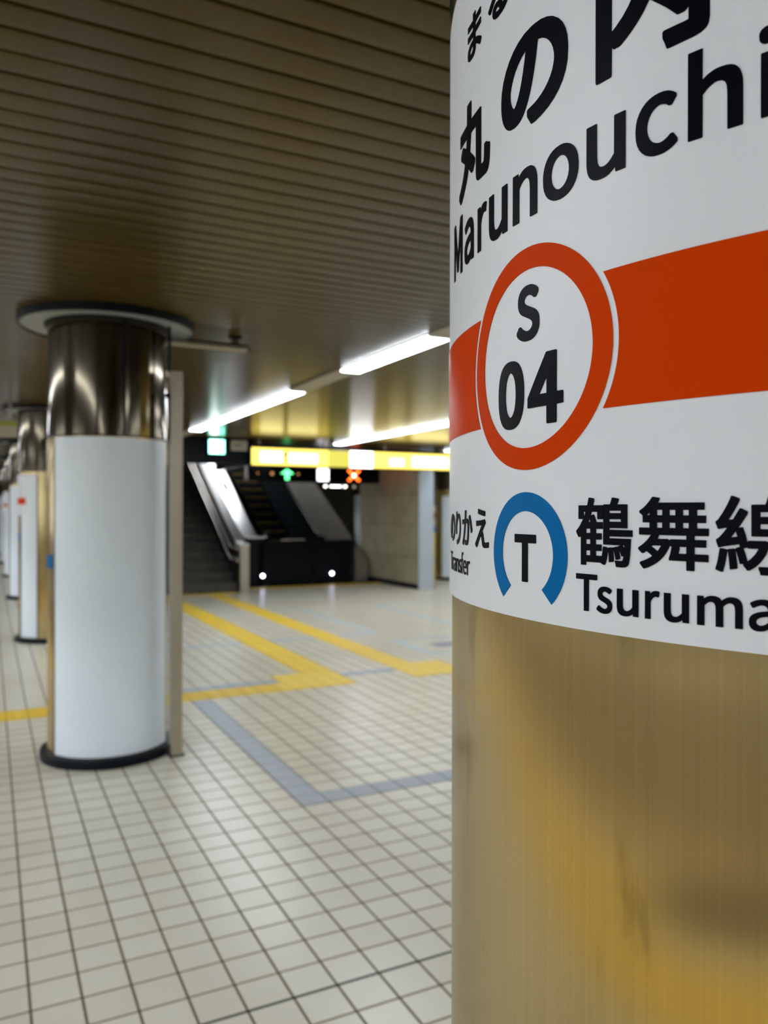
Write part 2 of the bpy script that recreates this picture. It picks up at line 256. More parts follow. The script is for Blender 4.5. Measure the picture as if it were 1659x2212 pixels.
# ---------------------------------------------------------------- column lettering
GLYPHS = json.loads(r'''{"LM":[[84,-18,93,-20,192,-20,198,-19,203,-15,203,466,205,472,355,58,365,54,442,54,451,55,455,59,605,475,606,-15,608,-18,618,-20,717,-20,728,-18,731,-5,731,729,731,745,728,751,717,753,596,753,583,751,443,360,407,254,230,749,227,752,218,753,93,753,83,750,81,738,81,-5]],"La":[[197,-32,251,-31,282,-25,329,-9,383,23,389,-14,393,-19,491,-20,499,-19,502,-14,503,342,500,393,492,440,477,481,457,512,432,538,396,560,354,572,303,577,254,575,189,563,158,552,109,530,66,504,62,499,63,470,102,404,130,404,169,426,205,443,246,456,277,460,298,458,318,451,336,439,352,421,361,403,367,383,369,362,298,352,228,337,171,319,143,305,122,295,86,268,59,233,45,197,39,151,42,94,53,59,68,31,86,10,110,-8,140,-22,171,-30],[225,84,205,90,191,99,181,110,174,122,169,138,170,159,179,179,192,196,218,215,251,231,291,244,370,258,372,254,372,151,370,146,319,107,285,90,251,82]],"Lr":[[80,-20,194,-20,199,-19,203,-15,204,337,217,364,233,392,249,413,282,440,300,449,322,454,363,446,383,446,391,449,410,534,410,556,406,564,383,572,360,576,325,577,295,574,272,568,249,557,229,543,191,508,187,554,183,562,85,563,77,562,74,559,72,-7,74,-17]],"Lu":[[239,-33,291,-31,317,-25,342,-16,387,10,415,34,420,-13,425,-19,523,-20,531,-19,535,-15,536,548,535,558,531,562,418,563,410,562,406,558,405,174,370,134,337,106,304,91,279,87,248,93,230,104,218,117,209,134,201,159,196,217,195,558,193,561,185,563,95,563,72,563,65,558,64,192,67,139,75,93,89,53,107,23,130,0,163,-19,198,-29]],"Ln":[[80,-20,194,-20,199,-19,203,-15,204,380,239,412,273,438,305,452,330,456,345,455,363,450,381,439,393,425,401,410,410,382,415,324,416,-15,421,-19,429,-20,535,-20,544,-17,546,-5,546,347,543,405,535,450,522,488,504,519,479,544,449,562,413,573,368,577,322,575,294,569,267,560,224,536,194,512,191,516,186,556,181,562,85,563,77,562,74,559,72,-7,74,-17]],"Lo":[[285,-32,311,-33,363,-28,412,-13,458,12,494,43,528,86,552,135,568,195,574,262,568,347,553,406,528,458,497,498,458,532,414,556,365,572,311,577,242,572,193,557,149,533,110,499,78,458,53,406,38,347,32,280,38,195,54,136,78,86,109,45,149,11,193,-13,242,-28],[283,86,255,97,231,112,207,138,189,166,177,200,169,239,167,272,169,303,176,342,190,377,208,406,229,429,255,446,283,457,304,459,324,456,352,446,377,429,399,406,417,377,430,342,438,303,440,269,438,239,430,200,417,166,399,137,376,113,350,96,322,86,304,84]],"Lc":[[287,-32,342,-31,373,-26,414,-14,438,-4,479,21,499,38,502,45,500,71,458,135,427,136,386,107,352,91,319,84,291,87,260,98,234,114,212,135,191,166,177,200,169,239,167,272,169,303,178,342,194,378,213,406,237,429,267,447,296,457,322,459,360,448,384,434,409,414,438,413,443,416,490,478,489,509,458,535,422,555,399,565,350,575,304,577,249,572,198,557,151,532,112,499,80,458,54,406,38,347,32,275,37,195,53,135,77,85,108,44,146,11,193,-14,242,-28]],"Lh":[[77,-19,190,-20,199,-19,203,-16,204,377,238,412,273,437,307,453,331,456,362,450,380,439,393,426,402,408,410,384,415,326,416,-16,421,-19,428,-20,535,-20,542,-19,546,-12,546,353,543,405,538,436,522,488,504,519,480,544,449,562,411,573,352,577,321,575,294,569,245,549,204,521,202,526,204,805,203,812,197,815,83,816,76,815,72,808,72,-5,73,-16]],"Li":[[81,-20,193,-20,200,-19,204,-13,204,549,202,559,196,563,82,563,75,561,72,556,72,-6,74,-16],[112,637,146,635,176,640,198,653,213,675,219,707,218,738,215,751,209,764,200,776,179,789,163,794,146,795,116,794,102,791,78,777,63,754,59,741,58,721,60,690,63,677,70,663,82,650,99,640]],"LT":[[236,-18,247,-20,356,-20,362,-18,365,-13,366,632,369,635,583,636,588,645,588,729,588,745,583,752,26,753,16,752,12,748,11,645,13,639,16,636,228,635,233,632,233,-5]],"Ls":[[208,-32,242,-33,291,-29,332,-20,369,-4,398,17,421,43,437,71,448,105,451,153,446,197,435,228,418,254,394,276,369,293,312,320,237,349,202,367,183,383,171,403,171,411,174,421,181,434,191,445,219,460,242,465,271,463,299,454,327,439,358,419,387,419,391,421,435,478,437,488,436,511,411,530,380,548,357,558,312,571,286,575,242,577,194,574,155,564,121,549,94,530,72,507,56,478,45,445,42,396,46,357,57,329,75,302,96,282,121,265,147,251,250,209,287,190,304,175,314,163,322,148,323,141,318,125,302,102,286,91,253,80,224,79,183,88,146,105,90,142,70,143,59,141,14,79,12,58,14,45,59,13,108,-11,137,-20,165,-27]],"Lf":[[91,-19,207,-20,214,-19,217,-15,218,446,221,449,326,449,332,453,333,464,333,551,329,561,221,563,218,565,218,621,221,656,227,677,235,691,245,703,259,711,277,715,298,711,326,701,347,701,354,704,375,779,376,796,375,807,372,810,353,817,326,824,287,829,256,829,217,826,179,815,151,799,126,776,110,751,98,719,89,677,87,565,84,562,21,558,15,555,14,551,14,453,21,449,84,449,87,446,87,-5,88,-15]],"Le":[[293,-32,347,-32,376,-28,404,-22,448,-8,507,25,510,35,508,58,476,119,471,123,443,122,396,97,347,83,327,80,298,83,265,93,229,115,213,129,194,153,177,187,167,220,167,230,520,230,527,236,532,290,528,370,517,421,498,468,474,504,442,535,402,558,358,572,301,577,237,572,190,556,146,531,108,496,78,455,54,405,38,347,32,277,38,195,53,138,78,86,110,45,149,12,195,-13,247,-28],[167,336,178,373,193,399,213,424,234,441,257,454,280,461,298,463,314,462,340,454,360,442,378,424,393,401,403,375,410,336]],"Lm":[[75,-17,84,-20,189,-20,202,-17,204,-4,204,378,221,397,254,427,287,447,320,456,349,450,366,440,378,427,388,408,395,384,401,326,402,-14,404,-18,414,-20,519,-20,529,-18,531,-14,532,-4,532,378,564,411,598,437,630,452,649,456,679,450,695,439,707,427,716,410,724,384,730,326,731,-15,734,-19,744,-20,849,-20,858,-17,861,-4,861,345,858,404,849,453,838,486,819,518,794,544,764,562,728,573,685,577,640,575,613,568,591,559,545,531,506,497,502,498,480,531,461,548,440,560,418,569,388,575,336,577,310,575,284,568,241,549,192,513,186,557,182,562,84,563,75,561,72,544,72,-4]],"LL":[[84,-18,96,-20,522,-20,531,-18,534,-12,534,88,533,94,528,98,213,101,213,738,211,749,205,753,93,753,84,751,81,745,81,-5]],"BS":[[279,-45,319,-46,376,-42,431,-29,475,-9,513,17,544,50,566,87,581,132,586,176,586,210,583,251,573,288,558,322,537,349,513,373,489,390,458,407,302,476,261,497,244,509,229,523,217,540,212,554,211,561,216,577,228,595,240,606,257,617,281,626,315,631,359,623,400,606,418,595,455,566,489,564,502,565,509,569,558,629,561,642,560,680,537,703,516,720,485,739,441,759,398,772,363,777,302,779,244,775,196,763,154,744,118,719,91,691,70,658,54,615,49,571,49,537,53,496,60,472,65,455,80,428,102,401,128,377,178,346,336,276,376,254,397,239,408,227,418,210,424,193,424,183,417,164,407,147,390,130,373,119,344,108,319,103,298,102,271,107,244,115,196,137,168,155,129,190,118,192,87,192,77,190,18,121,15,108,17,70,44,43,74,19,104,1,135,-15,169,-27,210,-38,247,-44]],"B0":[[257,-45,293,-46,348,-40,395,-21,440,11,474,54,502,111,522,179,535,261,539,349,535,475,522,557,502,625,474,680,440,723,399,753,351,772,293,779,263,779,208,773,157,753,116,723,81,680,54,625,34,557,21,475,17,384,21,261,34,179,54,111,80,57,116,11,157,-20,205,-39],[273,97,249,109,226,132,208,159,192,200,180,254,173,312,171,370,174,428,180,486,192,537,207,574,226,605,247,625,270,637,280,638,307,627,327,608,347,578,354,561,364,537,376,486,382,428,385,370,383,312,375,251,364,200,349,162,330,132,310,111,284,98]],"B4":[[313,-30,324,-33,387,-33,443,-33,453,-30,458,-23,459,-13,459,168,545,170,552,172,556,181,557,287,556,297,553,304,542,308,462,308,459,310,459,746,456,760,446,765,314,766,297,763,-12,284,-13,185,-10,175,-3,170,306,168,307,-13,308,-23],[188,309,187,310,305,485,307,479,307,310,304,308]],"BT":[[226,-30,239,-33,358,-33,371,-31,376,-27,379,-10,379,621,579,622,596,625,599,631,601,641,601,746,599,758,592,764,576,766,21,766,8,765,1,760,-2,746,-2,641,0,631,4,625,18,622,220,621,220,-10,221,-23]],"K丸":[[58,-113,74,-116,111,-114,166,-84,215,-50,260,-13,298,25,332,66,363,112,392,161,394,162,427,134,489,76,498,73,531,72,544,74,606,139,609,149,609,166,609,186,606,195,548,248,447,323,464,402,478,514,481,517,639,517,643,514,644,8,650,-30,656,-50,668,-70,685,-84,701,-91,730,-97,901,-99,930,-95,955,-86,975,-68,990,-42,1001,-9,1008,33,1016,141,1015,178,1009,188,971,202,938,222,926,225,892,225,884,222,878,215,872,87,867,58,861,45,855,43,797,43,791,45,789,49,788,635,786,652,780,657,768,659,487,660,488,851,486,863,481,868,469,871,361,871,348,869,344,865,341,851,340,718,338,660,70,659,57,656,53,652,51,639,51,535,52,527,57,520,74,517,323,517,328,514,318,448,311,414,203,477,190,479,161,479,149,476,93,419,91,377,95,364,190,307,260,261,237,215,211,176,179,136,145,102,100,66,56,37,3,9,-2,4,-4,-34,-1,-50,31,-80]],"Kの":[[505,-62,516,-65,553,-65,640,-47,717,-20,785,18,838,62,882,116,915,182,935,255,942,357,935,445,914,518,880,583,833,640,775,687,709,721,629,744,542,752,516,752,414,743,327,716,253,678,187,627,133,565,90,492,63,412,54,324,58,233,71,173,89,127,112,90,142,54,173,31,206,17,254,10,283,10,319,15,359,32,396,61,426,95,454,138,482,193,508,259,542,368,568,477,589,601,596,600,647,581,690,554,725,521,756,477,776,434,788,386,791,353,787,313,772,262,748,219,717,180,680,148,640,123,596,103,549,89,465,76,457,73,452,58,454,18],[261,178,246,190,232,207,220,230,209,259,203,291,201,313,205,346,220,397,244,445,278,492,320,532,374,569,432,594,418,518,396,426,369,339,350,291,330,249,312,219,295,197,279,182,268,175]],"K内":[[73,-114,88,-116,188,-116,199,-114,204,-110,207,-93,209,111,224,92,229,89,273,89,281,91,330,122,374,156,411,189,442,222,471,258,512,322,637,195,714,104,726,101,762,101,770,104,794,122,795,121,794,31,762,29,629,31,621,30,613,24,611,12,612,-25,628,-65,641,-108,649,-112,661,-113,827,-110,879,-101,908,-85,922,-69,929,-53,936,-13,937,678,936,690,933,698,928,702,915,703,576,703,573,706,572,864,568,870,560,873,516,874,447,874,439,873,432,868,429,856,429,706,427,703,88,703,75,702,69,698,66,690,65,678,65,-89,66,-106],[209,233,207,238,208,561,423,561,416,512,402,460,379,407,349,359,302,304,245,256],[794,258,705,349,564,482,562,484,572,561,795,561]],"WT":[[246,-7,348,-8,353,-7,354,-4,354,647,575,648,575,740,24,740,24,648,245,647]],"Wr":[[85,-6,144,-8,191,-6,192,344,207,376,222,402,239,424,256,440,273,452,292,461,322,467,344,465,368,458,380,460,398,539,398,549,395,553,371,562,344,565,305,563,283,557,260,546,229,524,203,498,183,471,173,550,91,551,84,549]],"Wa":[[185,-19,215,-21,247,-19,294,-8,342,14,391,48,394,48,401,-7,486,-8,490,-6,491,337,488,386,482,424,466,471,446,503,419,530,386,549,346,561,299,565,260,563,227,558,195,550,143,530,96,506,74,491,75,478,110,416,123,415,176,446,220,463,262,472,302,471,329,462,348,448,364,429,373,411,379,389,383,352,307,341,242,327,180,307,133,285,98,258,71,225,56,188,51,145,54,101,64,68,78,42,98,19,119,4,148,-10],[225,71,197,78,183,87,171,98,162,113,157,130,156,148,158,168,168,189,183,207,206,225,240,241,289,257,334,266,384,272,384,138,329,96,294,79,257,70]],"Wn":[[85,-6,144,-8,191,-6,192,388,229,423,263,449,297,464,332,469,353,467,372,461,390,450,404,434,414,417,421,393,426,364,427,330,428,-6,502,-8,533,-6,534,347,531,398,524,442,511,478,492,510,468,534,441,550,405,561,363,565,327,563,290,553,254,537,212,509,183,483,173,550,91,551,84,549]],"Ws":[[196,-19,237,-21,285,-17,324,-8,359,8,387,27,409,51,425,78,436,111,439,150,435,188,423,220,406,245,384,266,359,282,302,309,228,338,192,356,168,378,160,394,159,419,170,445,181,456,195,465,230,476,262,477,293,471,324,457,367,431,380,431,424,488,425,501,406,515,369,537,332,552,302,560,252,565,203,562,163,552,131,538,103,518,82,496,67,468,57,438,54,401,58,366,69,337,86,312,107,292,148,267,257,221,297,200,313,188,324,174,333,158,335,143,334,130,330,115,322,102,310,89,295,79,277,72,257,68,218,67,175,76,137,93,82,130,69,129,25,68,25,56,66,26,99,9,143,-8]],"Wf":[[101,-7,199,-8,204,-7,206,-4,206,459,209,461,315,461,320,462,321,469,321,544,318,551,209,551,206,554,206,627,210,667,216,687,223,701,233,712,247,722,261,726,278,728,301,724,332,713,343,714,364,793,362,799,342,806,308,814,281,817,223,814,189,804,162,789,140,769,121,741,108,707,101,673,98,551,25,544,26,462,97,461,99,459]],"We":[[284,-19,310,-21,344,-20,377,-15,417,-5,459,13,496,34,497,48,464,111,451,110,419,91,389,79,337,69,290,71,257,81,230,96,203,118,181,148,166,178,157,207,153,242,513,242,516,250,520,292,516,361,505,414,488,456,464,493,431,524,394,546,349,560,297,565,243,559,198,544,157,520,119,486,89,446,65,396,50,339,44,274,49,202,65,145,89,96,120,56,161,22,204,-1,255,-16],[153,323,152,324,155,347,167,381,182,409,200,432,223,451,248,465,274,473,297,476,322,473,347,466,369,453,389,434,404,411,415,384,422,349,423,327,421,323]],"J鶴":[[106,-95,195,-95,199,-87,199,-51,204,-49,456,-49,503,-76,527,-77,532,-75,545,-51,563,0,575,59,586,141,586,157,585,161,578,167,535,178,511,180,501,177,490,94,479,47,375,47,374,110,377,112,468,112,473,114,476,118,475,200,468,205,377,205,374,208,374,263,374,267,377,270,472,271,476,279,476,350,475,358,468,362,377,362,374,366,374,417,377,421,488,422,492,429,492,511,490,515,484,518,385,518,342,619,338,622,318,622,283,609,281,614,299,659,397,659,399,657,399,566,401,558,409,556,492,557,496,566,496,743,493,751,488,753,326,753,325,755,340,826,339,846,334,850,267,861,252,861,244,858,220,757,216,753,67,753,59,752,56,747,55,562,57,559,63,556,142,555,98,484,75,452,47,422,17,393,14,385,15,366,55,299,82,298,102,317,103,315,103,-83],[741,-95,822,-96,861,-92,889,-81,901,-71,912,-55,920,-36,927,-8,938,63,953,267,952,294,948,297,940,298,606,298,606,321,972,323,976,325,977,330,977,405,976,411,968,414,606,415,606,437,889,437,897,440,898,444,897,760,889,764,739,764,736,767,758,814,759,834,755,842,676,856,657,857,648,854,629,795,617,767,614,764,511,764,504,759,503,212,507,206,515,205,781,204,752,193,747,181,743,185,724,186,676,175,671,169,669,149,665,169,661,172,641,173,594,167,589,165,586,161,586,141,597,51,599,-24,603,-32,625,-33,676,-26,681,-24,681,35,670,138,673,145,695,79,712,7,736,5,783,18,787,21,786,51,776,94,762,141,763,146,789,98,806,56,814,54,838,55,828,12,822,1,814,-5,787,-7,712,-3,704,-5,702,-8,702,-32,712,-59,718,-91,724,-94],[200,46,200,112,271,112,277,110,276,47],[850,163,824,204,851,204],[200,206,200,269,275,270,277,252,277,208,275,205],[200,362,200,421,275,421,277,366,275,362],[244,518,242,519,243,523,259,559,263,557,279,519],[606,526,606,559,795,559,796,555,795,526],[153,577,151,586,151,657,153,659,185,659,187,657,183,645],[606,645,605,673,610,675,791,675,796,673,795,645]],"J舞":[[97,-97,124,-97,180,-75,239,-46,293,-12,340,26,387,75,424,126,458,188,473,225,479,207,492,206,495,204,479,129,458,55,457,36,460,28,469,26,687,25,688,-85,691,-94,781,-96,791,-93,793,20,793,24,796,26,956,26,964,28,967,36,967,106,964,119,956,121,796,121,793,126,793,204,796,206,933,206,938,211,939,223,939,293,937,301,929,303,796,303,793,305,793,309,793,348,796,351,960,351,969,356,970,438,968,446,960,449,828,449,824,453,824,512,828,515,929,515,936,519,937,601,936,609,933,612,828,613,824,617,824,679,828,681,906,681,914,683,916,691,916,765,913,776,902,778,313,778,308,781,329,816,328,839,321,843,250,855,231,856,223,852,173,785,132,742,101,714,41,672,39,664,40,644,68,625,88,605,89,519,98,515,188,514,189,453,188,449,40,448,36,445,35,438,36,355,44,351,200,351,205,348,167,297,141,269,87,223,24,180,24,155,46,137,77,106,102,106,145,135,187,106,224,75,222,71,200,56,153,30,106,10,49,-11,48,-38,67,-58],[590,121,588,126,600,180,599,204,601,206,687,205,687,121],[297,144,260,172,219,200,230,211,235,213,348,212,349,211,340,196,321,167,301,142],[469,291,434,307,403,304,301,305,318,336,321,350,325,351,683,351,688,348,687,304,484,303,479,301,473,289],[293,449,293,514,364,515,366,512,366,453,364,449],[469,449,466,449,465,453,465,500,465,512,469,515,543,514,543,449],[644,449,644,514,718,514,718,449],[149,613,188,646,188,613],[293,613,293,681,364,681,366,679,366,617,364,613],[469,613,465,617,465,679,469,681,543,681,543,613],[644,613,644,681,718,680,718,613]],"J線":[[542,-97,606,-98,665,-94,703,-85,721,-73,732,-57,739,-34,741,108,743,114,771,73,817,18,869,-30,901,-51,909,-53,928,-52,960,-11,980,10,979,37,932,67,909,85,869,124,828,175,956,285,958,297,956,314,897,363,873,363,825,309,779,264,761,301,741,356,743,364,917,364,925,368,925,745,923,749,917,751,716,751,713,753,741,812,740,837,733,840,645,858,629,857,625,854,605,785,593,753,590,751,439,749,436,738,437,368,440,365,448,364,633,364,636,360,636,309,633,305,594,317,562,315,409,315,401,313,397,289,375,380,344,474,330,477,299,472,295,474,346,553,396,639,397,659,395,667,327,706,303,706,228,575,224,572,176,568,213,627,251,694,287,765,304,805,304,824,299,829,228,859,204,858,200,854,185,812,149,734,98,642,48,568,35,557,19,549,18,525,46,450,71,450,94,456,149,465,153,465,154,462,112,407,67,354,47,336,25,324,24,301,51,226,55,223,75,223,98,231,130,238,299,266,305,238,260,222,256,203,252,214,244,215,228,215,173,206,166,203,165,196,157,202,94,214,75,214,68,210,45,65,35,22,18,-30,19,-53,82,-78,102,-79,110,-75,138,33,161,171,165,182,179,73,189,-41,197,-44,212,-44,271,-33,279,-30,280,-10,276,41,258,187,259,194,286,112,306,29,319,26,342,29,345,25,347,6,370,-19,389,-46,397,-49,417,-48,456,-24,492,4,526,37,558,77,586,120,610,164,633,225,636,214,636,10,634,6,629,5,527,5,519,3,517,-22,531,-57],[397,66,394,69,377,136,351,214,354,218,397,230,400,222,405,218,515,218,517,214,500,182,476,146,432,96],[208,352,208,356,256,418,259,420,277,364,275,361],[543,458,540,462,540,490,540,509,543,513,814,513,818,513,820,509,820,462,818,458],[543,604,540,608,540,647,540,655,543,657,814,657,820,655,820,608,818,604]],"Fま":[[338,-68,412,-71,463,-68,503,-58,538,-43,562,-24,581,-2,594,23,602,52,606,113,660,85,695,63,748,26,799,-18,807,-20,832,-20,843,-15,889,56,891,82,889,96,862,118,805,158,730,202,675,227,600,253,594,359,598,362,755,373,862,385,867,389,869,396,869,502,861,508,832,509,719,494,595,484,591,485,591,571,755,585,856,597,859,601,861,612,862,703,858,715,850,718,825,718,715,703,595,693,592,696,592,717,598,794,598,809,595,816,584,819,478,819,467,816,463,809,467,688,332,694,204,710,175,710,167,705,165,692,166,601,167,593,171,588,306,575,465,568,466,484,463,479,324,484,196,498,167,497,163,495,160,487,161,385,163,378,167,374,273,365,368,360,463,359,467,359,469,356,470,278,405,279,346,276,299,267,259,254,222,234,196,212,175,184,162,151,157,107,161,52,172,20,193,-10,218,-31,251,-48,291,-61],[365,52,324,62,310,70,295,82,283,104,289,118,299,129,313,140,332,149,357,157,383,161,427,162,475,155,474,104,469,89,460,74,447,63,419,52,397,49]],"Fる":[[477,-67,521,-68,605,-62,674,-48,734,-25,784,7,824,45,856,94,874,146,881,216,874,289,856,338,832,376,798,411,755,441,702,464,647,477,584,482,542,482,538,485,693,614,775,676,776,715,729,774,723,778,692,779,661,773,612,769,420,761,308,758,228,762,218,760,214,754,216,642,218,635,224,630,252,629,312,635,532,645,90,275,87,261,89,233,146,174,158,170,190,172,280,258,322,292,366,321,409,342,455,357,507,367,549,369,584,367,626,357,661,343,692,323,717,300,736,272,747,244,749,209,744,185,734,160,721,139,706,122,671,95,654,142,637,171,612,199,584,221,552,237,511,249,437,254,399,251,371,244,336,228,314,212,295,192,280,167,272,143,268,111,268,87,273,52,286,21,305,-4,330,-25,364,-43,406,-57,448,-65],[472,55,442,62,427,69,409,81,401,90,393,104,401,118,409,127,434,140,444,143,458,142,479,135,497,125,517,108,531,90,542,69,546,55,507,52]],"Fの":[[513,-54,523,-56,548,-56,634,-39,709,-12,777,26,831,70,875,125,907,189,926,257,933,340,926,440,905,511,871,576,827,631,770,678,702,713,623,735,534,743,419,734,337,709,258,669,194,618,138,554,99,486,73,408,63,322,67,240,79,182,97,136,122,93,148,64,180,40,215,25,251,19,273,19,319,25,355,42,387,68,418,104,444,143,473,200,499,265,534,375,559,483,582,612,602,609,652,590,698,562,734,528,763,488,785,440,797,393,800,354,796,307,781,257,756,211,724,172,688,140,647,114,602,94,555,80,469,67,464,64,461,54,462,25],[269,164,247,175,224,200,210,225,200,254,193,290,192,315,196,354,211,404,240,459,271,501,312,540,366,577,423,602,441,606,444,604,442,590,422,486,396,390,373,322,341,246,320,211,301,187,284,172]],"Fう":[[330,-70,339,-73,364,-73,462,-54,549,-27,629,9,697,53,751,103,793,165,821,237,830,320,825,396,810,444,787,483,755,517,719,542,676,561,625,573,567,577,502,575,455,571,375,559,220,524,151,514,143,509,142,472,168,378,176,372,209,372,292,402,408,434,480,447,545,452,571,450,600,443,629,430,641,422,654,412,672,393,684,371,692,349,694,335,688,288,666,234,630,187,585,149,524,114,455,87,379,67,291,53,284,49,281,38,282,9],[698,635,730,636,737,643,750,726,750,751,744,760,527,776,415,790,314,808,285,808,276,802,262,719,263,690,270,683,372,667,484,654]],"Fち":[[394,-62,450,-64,554,-60,645,-46,724,-19,785,17,834,68,863,129,874,205,875,234,870,277,861,306,856,320,834,356,806,385,796,392,767,411,724,428,666,440,608,444,547,443,468,432,432,423,366,400,403,546,601,561,706,573,803,588,809,594,810,602,809,699,807,710,799,714,771,714,619,687,522,676,428,669,433,702,447,767,448,793,446,803,435,808,320,813,313,810,309,803,307,731,295,665,219,669,122,681,97,681,90,677,88,674,88,565,93,555,169,547,266,543,269,540,245,447,216,356,190,288,164,230,163,201,165,192,172,187,244,161,280,161,286,165,312,205,342,237,371,260,403,280,439,297,479,311,518,320,562,325,616,325,648,318,678,306,702,290,720,272,733,252,741,223,734,183,707,140,665,108,608,84,544,69,472,63,410,63,324,72,298,72,291,70,287,61,287,32,309,-52,317,-57]],"Rの":[[517,-49,544,-51,629,-34,707,-7,774,31,826,75,870,128,902,191,921,262,928,344,921,436,901,506,866,573,820,629,766,673,700,707,622,730,533,738,424,729,339,704,264,665,197,613,144,552,103,482,77,404,68,319,72,241,84,186,102,138,126,98,153,68,183,45,218,30,268,24,314,30,349,45,382,71,413,106,441,149,469,206,495,269,529,379,554,485,576,616,579,619,604,614,657,595,702,567,739,532,767,493,790,443,802,397,805,354,801,305,786,255,762,209,732,170,693,136,652,110,604,89,558,75,469,61,466,53,467,29],[264,159,250,165,235,177,220,195,206,220,195,252,188,287,187,315,191,358,206,407,231,457,265,503,310,547,364,582,420,607,448,613,450,609,440,549,418,450,401,386,363,280,343,237,325,207,307,184,288,167,272,158]],"Rり":[[353,-67,361,-70,383,-69,471,-49,557,-19,629,19,690,67,742,127,780,201,803,284,812,389,807,483,794,552,772,614,747,661,713,701,673,732,626,751,575,758,553,758,503,751,459,736,416,711,377,679,346,646,329,623,342,704,359,777,358,804,354,808,347,809,238,811,234,809,231,802,225,730,203,559,193,433,194,306,200,241,205,207,213,204,231,204,311,210,318,213,320,237,315,302,317,338,326,389,345,443,369,493,381,512,401,543,434,581,477,618,517,638,553,644,575,641,604,627,629,605,651,574,668,534,680,491,687,442,689,396,683,320,662,251,625,190,582,145,524,106,459,77,390,57,311,42,304,38,303,16,305,5]],"Rか":[[162,-51,186,-51,193,-47,231,21,265,90,296,162,328,245,365,359,401,485,404,489,480,495,506,494,537,486,552,477,562,466,571,447,576,424,578,401,575,333,567,253,555,189,542,143,525,104,506,82,487,73,461,69,404,76,351,89,328,89,322,86,320,78,320,59,335,-31,381,-42,449,-49,506,-48,552,-39,571,-31,589,-20,609,-2,623,18,635,39,651,75,663,116,673,162,682,211,692,310,695,424,691,473,682,511,665,545,645,568,620,585,590,597,556,603,522,605,427,602,458,769,458,792,453,799,354,810,335,810,328,807,325,800,323,747,315,667,301,594,298,591,168,581,70,581,62,580,59,576,58,549,66,462,70,456,96,454,267,475,273,473,229,333,176,200,137,120,110,71,72,14,72,-9,75,-16],[871,261,901,260,981,298,985,306,985,329,927,466,881,557,850,614,825,655,799,692,791,694,768,693,692,659,689,652,689,629,743,549,795,452,837,356]],"Rえ":[[175,-60,198,-62,209,-60,288,33,395,147,437,184,467,196,474,194,489,185,506,162,544,33,554,8,567,-12,582,-26,603,-40,625,-49,650,-55,711,-59,825,-54,920,-42,923,-35,928,51,928,69,925,77,918,80,897,80,825,67,736,60,700,62,678,71,664,83,655,98,618,220,604,252,589,272,578,281,564,290,538,298,694,445,746,488,747,513,744,520,696,575,689,577,668,577,617,566,431,550,259,540,173,542,163,538,161,513,168,424,170,418,173,415,198,414,281,424,516,442,148,73,98,28,96,8,98,-6],[688,642,711,643,716,649,727,728,726,749,721,755,524,776,420,791,324,809,299,808,293,803,279,724,280,703,284,697,496,664]]}''')
CR = .363                                  # column radius
AZ0 = -2.6078119921970426                  # azimuth that the sign's s = 0 mm line has on the column
def fill2d(loops):
    cu = bpy.data.curves.new('outline', 'CURVE'); cu.dimensions = '2D'; cu.fill_mode = 'BOTH'
    for l in loops:
        s = cu.splines.new('POLY'); s.points.add(len(l)-1); s.use_cyclic_u = True
        for p, (x, y) in zip(s.points, l): p.co = (x, y, 0, 1)
    o = bpy.data.objects.new('outline', cu); COL.objects.link(o)
    dg = bpy.context.evaluated_depsgraph_get(); me = bpy.data.meshes.new_from_object(o.evaluated_get(dg))
    bm = bmesh.new(); bm.from_mesh(me); bpy.data.objects.remove(o); bpy.data.curves.remove(cu); bpy.data.meshes.remove(me)
    bmesh.ops.remove_doubles(bm, verts=bm.verts, dist=.002)
    return bm
def wrap(loops, lift, thick=.0004, az0=AZ0, step=4.0):
    """flat (s,z) outlines in mm -> thin vinyl bent round the column"""
    bm = fill2d(loops)
    xs = [v.co.x for v in bm.verts]; k = math.ceil(min(xs)/step)
    while k*step < max(xs):
        bmesh.ops.bisect_plane(bm, geom=bm.verts[:]+bm.edges[:]+bm.faces[:], plane_co=(k*step, 0, 0), plane_no=(1, 0, 0), dist=.0005); k += 1
    top = bm.faces[:]
    ret = bmesh.ops.extrude_face_region(bm, geom=top)
    nv = [g for g in ret['geom'] if isinstance(g, bmesh.types.BMVert)]
    R = CR+lift
    out = set(nv)
    for v in bm.verts:
        a = az0+v.co.x/1000/CR; r = R+thick if v in out else R
        v.co = Vector((r*cos(a), r*sin(a), v.co.y/1000))
    return bm
def fitg(key, s0, s1, z0, z1):
    ls = [list(zip(l[::2], l[1::2])) for l in GLYPHS[key]]
    X = [p[0] for l in ls for p in l]; Y = [p[1] for l in ls for p in l]
    ax, bx, ay, by = min(X), max(X), min(Y), max(Y)
    return [[(s0+(p[0]-ax)/(bx-ax)*(s1-s0), z0+(p[1]-ay)/(by-ay)*(z1-z0)) for p in l] for l in ls]
def arc(cx, cy, r, a0, a1, n=64):
    return [(cx+r*cos(a0+(a1-a0)*k/n), cy+r*sin(a0+(a1-a0)*k/n)) for k in range(n+(0 if abs(a1-a0-2*pi) < 1e-6 else 1))]

